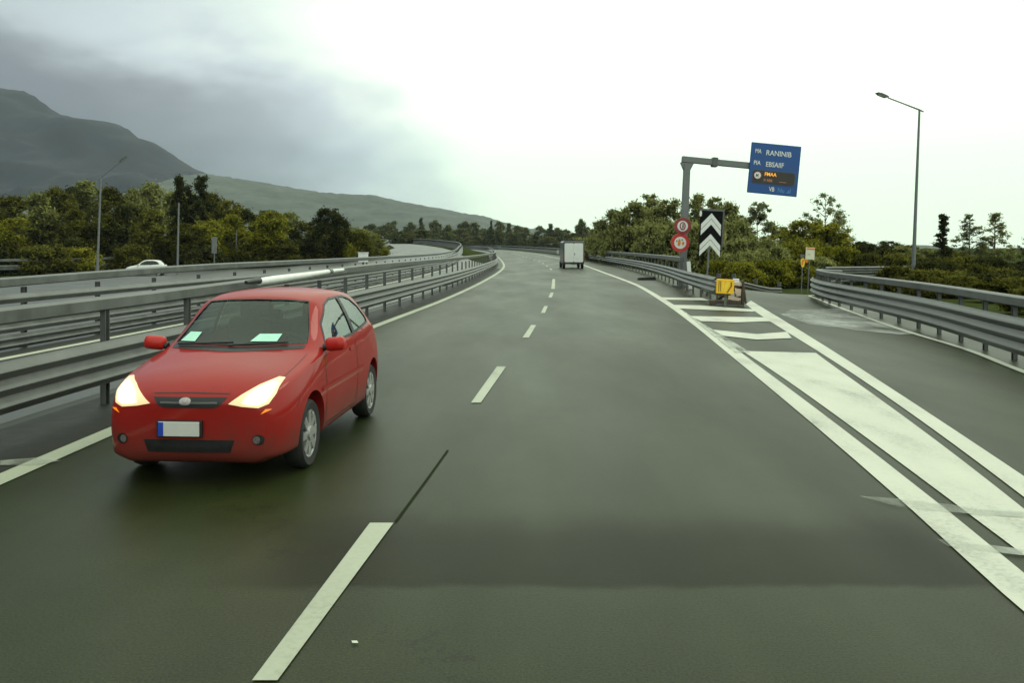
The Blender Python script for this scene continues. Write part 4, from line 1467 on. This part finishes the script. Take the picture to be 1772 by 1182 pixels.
def patch(bvh, poly, axis, sgn, off, xr=None, cell=.025, depth=None):
    """a panel that follows the body shell: poly in (y,z) seen along x, or (x,z) seen along y"""
    a0, a1 = min(p[0] for p in poly), max(p[0] for p in poly)
    b0, b1 = min(p[1] for p in poly), max(p[1] for p in poly)
    nx_, nz_ = max(2, int((a1 - a0) / cell)), max(2, int((b1 - b0) / cell))
    bm = bmesh.new()
    g = [[bm.verts.new((a0 + (a1 - a0) * i / nx_, b0 + (b1 - b0) * j / nz_, 0)) for j in range(nz_ + 1)] for i in range(nx_ + 1)]
    for i in range(nx_):
        for j in range(nz_):
            bm.faces.new((g[i][j], g[i + 1][j], g[i + 1][j + 1], g[i][j + 1]))
    area = sum(poly[i][0] * poly[(i + 1) % len(poly)][1] - poly[(i + 1) % len(poly)][0] * poly[i][1] for i in range(len(poly)))
    P_ = poly if area > 0 else poly[::-1]
    for i in range(len(P_)):
        p, q = Vector((*P_[i], 0)), Vector((*P_[(i + 1) % len(P_)], 0))
        e = q - p
        no = Vector((e.y, -e.x, 0)).normalized()
        bmesh.ops.bisect_plane(bm, geom=bm.verts[:] + bm.edges[:] + bm.faces[:], dist=1e-6, plane_co=p, plane_no=no, clear_outer=True)
    dead = []
    for v in bm.verts:
        if axis == 'x':
            org = Vector((3 if sgn > 0 else -7, v.co.x, v.co.y)); d = Vector((-sgn, 0, 0))
        else:
            org = Vector((v.co.x, 3 * sgn, v.co.y)); d = Vector((0, -sgn, 0))
        hit, no, _, _ = bvh.ray_cast(org, d)
        if hit is None:
            dead.append(v); continue
        if no.dot(d) > 0: no = -no
        v.co = hit + no * off
    if dead:
        bmesh.ops.delete(bm, geom=dead, context='VERTS')
    if depth:
        r_ = bmesh.ops.extrude_face_region(bm, geom=bm.faces[:])
        bm.normal_update()
        for v in [x for x in r_['geom'] if isinstance(x, bmesh.types.BMVert)]:
            hit, no, _, _ = bvh.find_nearest(v.co)
            v.co = v.co + (hit - v.co).normalized() * depth if (hit - v.co).length > 1e-6 else v.co
    bmesh.ops.recalc_face_normals(bm, faces=bm.faces[:])
    me = bpy.data.meshes.new('patch')
    bm.to_mesh(me); bm.free()
    return me


def shrink(poly, k):
    """offset a convex polygon outwards by k"""
    cx = sum(p[0] for p in poly) / len(poly); cy = sum(p[1] for p in poly) / len(poly)
    area = sum(poly[i][0] * poly[(i + 1) % len(poly)][1] - poly[(i + 1) % len(poly)][0] * poly[i][1] for i in range(len(poly)))
    P_ = poly if area > 0 else poly[::-1]
    out = []
    n = len(P_)
    for i in range(n):
        a_, b_, c_ = (Vector(P_[i - 1]), Vector(P_[i]), Vector(P_[(i + 1) % n]))
        e1 = (b_ - a_).normalized(); e2 = (c_ - b_).normalized()
        n1 = Vector((e1.y, -e1.x)); n2 = Vector((e2.y, -e2.x))
        bis = (n1 + n2).normalized()
        out.append(tuple(b_ + bis * (k / max(.4, bis.dot(n1)))))
    return out


WIND = [(-.665, 1.035), (0, 1.025), (.665, 1.035), (.625, 1.16), (.565, 1.30), (.525, 1.385), (.3, 1.402), (0, 1.408), (-.3, 1.402), (-.525, 1.385), (-.565, 1.30), (-.625, 1.16)]
REARW = [(-.56, 1.04), (.56, 1.04), (.48, 1.34), (0, 1.36), (-.48, 1.34)]
SIDE1 = [(-1.36, 1.0), (-2.32, 1.015), (-2.28, 1.395), (-2.0, 1.392), (-1.78, 1.345), (-1.5, 1.185)]
SIDE2 = [(-2.40, 1.02), (-3.12, 1.075), (-3.16, 1.12), (-3.02, 1.26), (-2.82, 1.345), (-2.6, 1.388), (-2.36, 1.398)]


def line_strip(bvh, pts, axis, sgn, width, off, parent, name, mat):
    """thin seam following the shell"""
    mb = MB()
    for i in range(len(pts) - 1):
        p, q = Vector(pts[i]), Vector(pts[i + 1])
        n = max(1, int((q - p).length / .04))
        e = (q - p).normalized(); nn2 = Vector((-e.y, e.x)) * width / 2
        quad = []
        for k in range(n + 1):
            c = p.lerp(q, k / n)
            pr = []
            for s_ in (-1, 1):
                a_ = c + nn2 * s_
                if axis == 'x': org = Vector((3 if sgn > 0 else -7, a_.x, a_.y)); d = Vector((-sgn, 0, 0))
                elif axis == 'y': org = Vector((a_.x, 3 * sgn, a_.y)); d = Vector((0, -sgn, 0))
                else: org = Vector((a_.x, a_.y, 3)); d = Vector((0, 0, -1))
                hit, no, _, _ = bvh.ray_cast(org, d)
                pr.append(hit + (no if no.dot(d) < 0 else -no) * off if hit else None)
            quad.append(pr)
        for k in range(n):
            vv = quad[k] + quad[k + 1][::-1]
            if all(v is not None for v in vv):
                mb.add(vv, [(0, 1, 2, 3)])
    if mb.v:
        return mb.build(name, mat, parent)


def wheel(parent, x, y, sd_):
    mb = MB()
    wd = .19
    prof = [(.205, -wd / 2 + .01), (.27, -wd / 2), (.288, -wd / 2 + .025), (WR, -wd / 4), (WR, wd / 4), (.288, wd / 2 - .025), (.27, wd / 2), (.205, wd / 2 - .01)]
    mb.lathe(prof, 40, 'y')
    ty = mb.build('wheel', M['rubber'], parent, True)
    ty.location = (x, y, WR)
    mb = MB()
    f = wd / 2 * sd_
    mb.lathe([(.207, f - .012 * sd_), (.212, f * .3), (.19, f * .3), (.185, f - .02 * sd_)], 40, 'y')
    for k in range(8):
        a_ = 2 * math.pi * k / 8
        rot = Matrix.Rotation(a_, 4, 'Y')
        mb.prism([(.03, -.030), (.195, -.036), (.195, .036), (.03, .030)], f - .035 * sd_, f - .012 * sd_, 'y', rot)
    disc(mb, .06, f - .04 * sd_, f + .002 * sd_, 24)
    rm = mb.build('rim', M['alloy'], ty, False)
    mb = MB(); disc(mb, .19, f * .2, f * .28, 30); mb.build('brake_disc', M['steel_dark'], ty)
    return ty


def make_car(name, label, paint, lights_on, papers):
    root = empty(name)
    tag(root, label, 'car')
    me = body_mesh()
    bm = bmesh.new(); bm.from_mesh(me)
    bvh = BVHTree.FromBMesh(bm); bm.free()
    # wheel arches
    cut = MB()
    for x in WX:
        for s_ in (1, -1):
            cut.prism([(x + .35 * math.cos(2 * math.pi * k / 40), WR + .02 + .35 * math.sin(2 * math.pi * k / 40)) for k in range(40)], .56 * s_, 1.2 * s_)
    co = cut.build('cutter', None)
    bo = link('body', me, paint, root)
    md = bo.modifiers.new('b', 'BOOLEAN'); md.operation = 'DIFFERENCE'; md.object = co; md.solver = 'EXACT'
    dg = bpy.context.evaluated_depsgraph_get()
    me2 = bpy.data.meshes.new_from_object(bo.evaluated_get(dg))
    bo.modifiers.clear()
    bpy.data.objects.remove(co)
    cut_windows(me2, [('x', 1, WIND, (-1.75, -.9)), ('x', -1, REARW, (-3.8, -3.0))] + [('y', s_, w_, (-4, 0)) for s_ in (1, -1) for w_ in (SIDE1, SIDE2)])
    bo.data = me2
    me2.materials.clear(); me2.materials.append(paint)
    me2.polygons.foreach_set('use_smooth', [True] * len(me2.polygons)); me2.set_sharp_from_angle(angle=R(45))

    def P(nm, poly, axis, sgn, off, mat, parent=root, depth=None, cell=.025):
        m_ = patch(bvh, poly, axis, sgn, off, cell=cell, depth=depth)
        return link(nm, m_, mat, parent, True)

    P('windshield', shrink(WIND, .004), 'x', 1, -.006, M['glass'])
    P('rear_window', shrink(REARW, .004), 'x', -1, -.006, M['glass2'])
    for s_ in (1, -1):
        P('side_window', shrink(SIDE1, .004), 'y', s_, -.006, M['glass2'])
        P('side_window', shrink(SIDE2, .004), 'y', s_, -.006, M['glass2'])
    # rubber seals round the glass
    def seal(poly, axis, sgn, wd=.022):
        line_strip(bvh, list(poly) + [poly[0]], axis, sgn, wd, .003, root, 'window_seal', M['black'])
    seal(WIND, 'x', 1, .008)
    for s_ in (1, -1):
        seal(SIDE1, 'y', s_, .02); seal(SIDE2, 'y', s_, .02)
    # B pillar, dark
    for s_ in (1, -1):
        P('pillar', [(-2.325, 1.01), (-2.395, 1.015), (-2.355, 1.40), (-2.285, 1.40)], 'y', s_, .004, M['black'])
    # front
    P('grille', [(-.325, .716), (.325, .716), (.27, .655), (.22, .636), (-.22, .636), (-.27, .655)], 'x', 1, .004, M['black'])
    line_strip(bvh, [(-.335, .742), (0, .748), (.335, .742)], 'x', 1, .007, .002, root, 'hood_seam', M['black'])
    line_strip(bvh, [(-.25, .676), (.25, .676)], 'x', 1, .012, .012, root, 'grille_bar', M['steel_dark'])
    n = 24
    P('emblem', [(-.03 + .05 * math.cos(2 * math.pi * k / n), .684 + .026 * math.sin(2 * math.pi * k / n)) for k in range(n)], 'x', 1, .014, M['emblem'], depth=.01, cell=.012)
    P('lower_intake', [(-.40, .385), (.40, .385), (.36, .285), (-.36, .285)], 'x', 1, .004, M['black'])
    fx = .035
    mb = MB(); mb.box((fx, -.07, .475), (.012, .36, .115), ch=.004); mb.build('number_plate', M['plate'], root)
    mb = MB(); mb.box((fx + .003, -.07 - .155, .475), (.012, .045, .108)); mb.build('plate_band', M['blue'], root)
    mb = MB(); mb.box((fx - .02, -.07, .475), (.03, .40, .13), ch=.005); mb.build('plate_holder', M['black'], root)
    HL = [(.345, .668), (.46, .648), (.60, .636), (.675, .664), (.712, .735), (.718, .828), (.668, .836), (.555, .795), (.44, .730)]
    IN = [(.47, .672), (.54, .664), (.60, .662), (.65, .686), (.683, .742), (.688, .800), (.655, .808), (.57, .774), (.50, .728)]
    for s_ in (1, -1):
        pl = [(y * s_, z) for y, z in HL]
        pi_ = [(y * s_, z) for y, z in IN]
        hl = P('headlight', pl, 'x', 1, .010, M['lampside'] if lights_on else M['lens'], depth=.012)
        if lights_on:
            P('bulb_reflector', pi_, 'x', 1, .016, M['lampglow'], hl)
            P('amber_glow', [(.46 * s_, .640), (.50 * s_, .610), (.62 * s_, .588), (.695 * s_, .620), (.725 * s_, .70), (.685 * s_, .658), (.605 * s_, .630)], 'x', 1, .014, M['amber'], hl)  # orange glow on the bumper below the headlight, added as a glowing strip
        P('fog_lamp', [((.60 + .05 * math.cos(2 * math.pi * k / 20)) * s_, .385 + .042 * math.sin(2 * math.pi * k / 20)) for k in range(20)], 'x', 1, .005, M['black'], cell=.012)
        P('fog_bulb', [((.585 + .03 * math.cos(2 * math.pi * k / 20)) * s_, .385 + .03 * math.sin(2 * math.pi * k / 20)) for k in range(20)], 'x', 1, .010, M['foglens'], cell=.012)
        # seams and trims
        line_strip(bvh, [(-1.15, .30), (-1.17, .80), (-1.27, .985)], 'y', s_, .012, .002, root, 'door_seam', M['black'])
        line_strip(bvh, [(-1.15, .30), (-2.32, .30), (-2.36, .6), (-2.36, 1.0)], 'y', s_, .012, .002, root, 'door_seam', M['black'])
        line_strip(bvh, [(-1.02, .635), (-2.72, .635)], 'y', s_, .035, .009, root, 'rub_strip', paint)
        line_strip(bvh, [(-1.12, .245), (-2.78, .245)], 'y', s_, .05, .004, root, 'sill_trim', M['black'])
        line_strip(bvh, [(-.36, .700 * s_), (-.62, .715 * s_), (-.98, .722 * s_)], 'z', 1, .006, .0015, root, 'hood_seam', M['black'])
        line_strip(bvh, [(-.44, .665), (-.36, .60)], 'y', s_, .006, .0015, root, 'bumper_seam', M['black'])
        P('door_handle', rrect(-2.26, .865, -2.08, .90, .016), 'y', s_, .012, paint, depth=.012, cell=.015)
        for k, x in enumerate(WX):
            wheel(root, x, .735 * s_, s_)
        # mirrors
        mb = MB()
        mb.box((0, 0, 0), (.12, .21, .125), ch=.04)
        mm = mb.mesh('mirror')
        for v in mm.vertices:
            if v.co.x > .02: v.co.y *= .86; v.co.z *= .8
        mo = link('mirror', mm, M['redtrim'] if lights_on else paint, root, True)
        mo.location = (-1.24, .925 * s_, 1.02)
        mo.rotation_euler = (R(6) * s_, 0, R(-14) * s_)
        mb = MB(); mb.tube([(-1.25, .80 * s_, .985), (-1.25, .87 * s_, 1.0)], [.035, .03], 10); mb.build('mirror_arm', M['black'], root, True)
        P('tail_light', [(.52 * s_, .80), (.68 * s_, .80), (.66 * s_, 1.02), (.60 * s_, 1.02)], 'x', -1, .006, M['signred'])
    # roof ridge at the front edge and wipers
    for y0, y1 in ((-.60, -.03), (-.06, .50)):
        pts = []
        for k in range(9):
            yv = y0 + (y1 - y0) * k / 8
            zv = 1.018 + .022 * k / 8
            hit = bvh.ray_cast(Vector((3, yv, zv)), Vector((-1, 0, 0)))[0]
            pts.append(hit + Vector((.022, 0, .012)))
        mb = MB(); mb.tube(pts, .011, 6); mb.build('wiper', M['black'], root, True)
    # cowl strip
    line_strip(bvh, [(-.66, 1.008), (0, .998), (.66, 1.008)], 'x', 1, .03, .003, root, 'cowl', M['black'])
    # cabin
    mb = MB()
    mb.box((-2.1, 0, .36), (2.6, 1.4, .08))
    mb.box((-1.18, 0, .80), (.42, 1.38, .34), ch=.06)
    mb.box((-1.34, .36, .93), (.16, .34, .1), ch=.03)
    mb.box((-.95, 0, .6), (.06, 1.4, .6))
    mb.build('dashboard', M['interior'], root, True)
    mb = MB()
    for y in (.36, -.36):
        mb.box((-1.95, y, .58), (.52, .5, .18), ch=.06)
        mb.box((-2.24, y, .88), (.14, .48, .62), Matrix.Translation((-2.24, 0, .88)) @ Matrix.Rotation(R(-12), 4, 'Y') @ Matrix.Translation((2.24, 0, -.88)), ch=.06)
        mb.box((-2.33, y, 1.25), (.10, .26, .19), ch=.05)
    mb.box((-2.75, 0, .6), (.5, 1.2, .2), ch=.06)
    mb.box((-3.02, 0, .86), (.14, 1.2, .5), ch=.06)
    for y in (.36, -.36):
        mb.box((-3.03, y, 1.15), (.09, .24, .14), ch=.04)
    mb.build('seats', M['seat'], root, True)
    mb = MB()
    rot = Matrix.Translation((-1.52, .36, .93)) @ Matrix.Rotation(R(-62), 4, 'Y')
    mb.lathe([(.19 + .015 * math.cos(a_ * math.pi / 4), .015 * math.sin(a_ * math.pi / 4)) for a_ in range(8)], 28, 'z', rot)
    mb.box((0, 0, 0), (.36, .05, .02), rot); mb.box((0, 0, -.01), (.1, .1, .03), rot)
    mb.build('steering_wheel', M['black'], root, True)
    mb = MB(); mb.box((-1.62, 0, 1.33), (.03, .22, .065), ch=.012); mb.build('rear_mirror', M['black'], root)
    if papers:
        for y0, y1, z0, z1 in ((.12, .40, 1.055, 1.115), (-.62, -.43, 1.05, 1.125)):
            sk = .05
            P('paper', [(y0, z0), (y1 - sk * .4, z0), (y1, z1), (y0 + sk * 1.2, z1)], 'x', 1, .0008, M['mint'])
    return root


car = make_car('red_hatchback', 'red three-door hatchback driving towards us in the left lane with its headlights on', M['red'], True, True)
car.location = (-2.56, 6.86, 0)
car.scale = (.965, .925, 1.0)
car.rotation_euler = (0, 0, R(-93.8))

wc = make_car('white_car', 'white car half hidden behind the left guard rails before the wood', M['carwhite'], False, False)
wp = gp(256, 82)
wc.location = wp + Vector((-1.8, -.5, .0))
wc.rotation_euler = (0, 0, R(-168))
wc.scale = (.95, .98, 1.0)

# ------------------------------------------------------------------ van
van = empty('white_van', gp(993, 80.5), (0, 0, R(91.5)))
tag(van, 'tall van with white rear doors and dark sides driving away ahead of us', 'van')
# local x forward, rear at x=0
def rr_sec(x, hw, z0, z1, r):
    pts = rrect(-hw, z0, hw, z1, r, 5)
    return [(x, y, z) for y, z in pts]


def loft(secs, cap=True):
    mb = MB()
    n = len(secs[0])
    vs = [p for s in secs for p in s]
    fs = []
    for i in range(len(secs) - 1):
        for j in range(n):
            j2 = (j + 1) % n
            fs.append((i * n + j, i * n + j2, (i + 1) * n + j2, (i + 1) * n + j))
    if cap:
        fs.append(tuple(range(n))); fs.append(tuple((len(secs) - 1) * n + j for j in range(n)))
    return mb.add(vs, fs)


loft([rr_sec(0, .93, .45, 2.50, .16), rr_sec(.06, .99, .42, 2.56, .2), rr_sec(3.2, 1.0, .42, 2.58, .2), rr_sec(3.9, .98, .42, 2.4, .25), rr_sec(4.5, .93, .42, 1.55, .2), rr_sec(5.2, .85, .45, 1.15, .2)]).build('body', M['van_grey'], van, True)
mb = MB(); mb.prism(rrect(-.86, .60, -.006, 2.36, .12), -.03, .01, 'x'); rd = mb.build('rear_door', M['van_white'], van)
mb = MB(); mb.box((-.04, -.08, 1.35), (.03, .05, .2), ch=.01); mb.build('handle', M['black'], rd)
mb = MB(); mb.prism(rrect(.006, .60, .86, 2.36, .12), -.03, .01, 'x'); mb.build('rear_door', M['van_white'], van)
mb = MB(); mb.box((-.06, 0, .50), (.14, 1.84, .16), ch=.03); mb.build('bumper', M['black'], van)
mb = MB(); mb.box((-.03, 0, .36), (.03, .52, .12), ch=.005); mb.build('number_plate', M['plate'], van)
for s_ in (1, -1):
    mb = MB(); mb.box((-.015, .92 * s_, 1.1), (.05, .09, .5), ch=.015); mb.build('tail_light', M['signdkred'], van)
    mb = MB(); mb.box((3.95, 1.16 * s_, 1.50), (.14, .22, .38), ch=.04); mb.build('mirror', M['van_white'], van)
    mb = MB(); mb.tube([(3.95, .95 * s_, 1.45), (3.95, 1.1 * s_, 1.48)], .03, 8); mb.build('mirror_arm', M['black'], van)
    for x in (.85, 4.25):
        mb = MB(); mb.lathe([(.2, -.11), (.32, -.11), (.34, -.07), (.34, .07), (.32, .11), (.2, .11)], 28, 'y')
        wl = mb.build('wheel', M['rubber'], van, True); wl.location = (x, .86 * s_, .34)
        mb = MB(); disc(mb, .2, -.08, .08, 24); mb.build('rim', M['alloy'], wl)
mb = MB()
for y in (-.8, .8): mb.tube([(.2, y, 2.66), (3.2, y, 2.68)], .025, 8)
for x in (.3, 1.2, 2.1, 3.0): mb.tube([(x, -.8, 2.66), (x, .8, 2.66)], .025, 8)
for x in (.3, 3.0):
    for y in (-.8, .8): mb.tube([(x, y, 2.5), (x, y, 2.68)], .02, 6)
mb.build('roof_rack', M['black'], van)
for x0, y0 in ((.25, 0),):
    mb = MB(); mb.box((.02, 0, 2.44), (.04, .5, .05), ch=.01); mb.build('brake_light', M['signdkred'], van)

# ------------------------------------------------------------------ haze
mh = bpy.data.materials.new('haze air')
mh.use_nodes = True
t = mh.node_tree
t.nodes.clear()
pv = N(t, 'ShaderNodeVolumePrincipled', {'Color': (.74, .90, 1.0, 1), 'Density': .00009, 'Anisotropy': .0})
N(t, 'ShaderNodeOutputMaterial', {'Volume': pv.outputs[0]})
mb = MB()
mb.box((0, 1180, 345), (6600, 2560, 720))
hz = mb.build('haze', mh)
hz['kind'] = 'stuff'
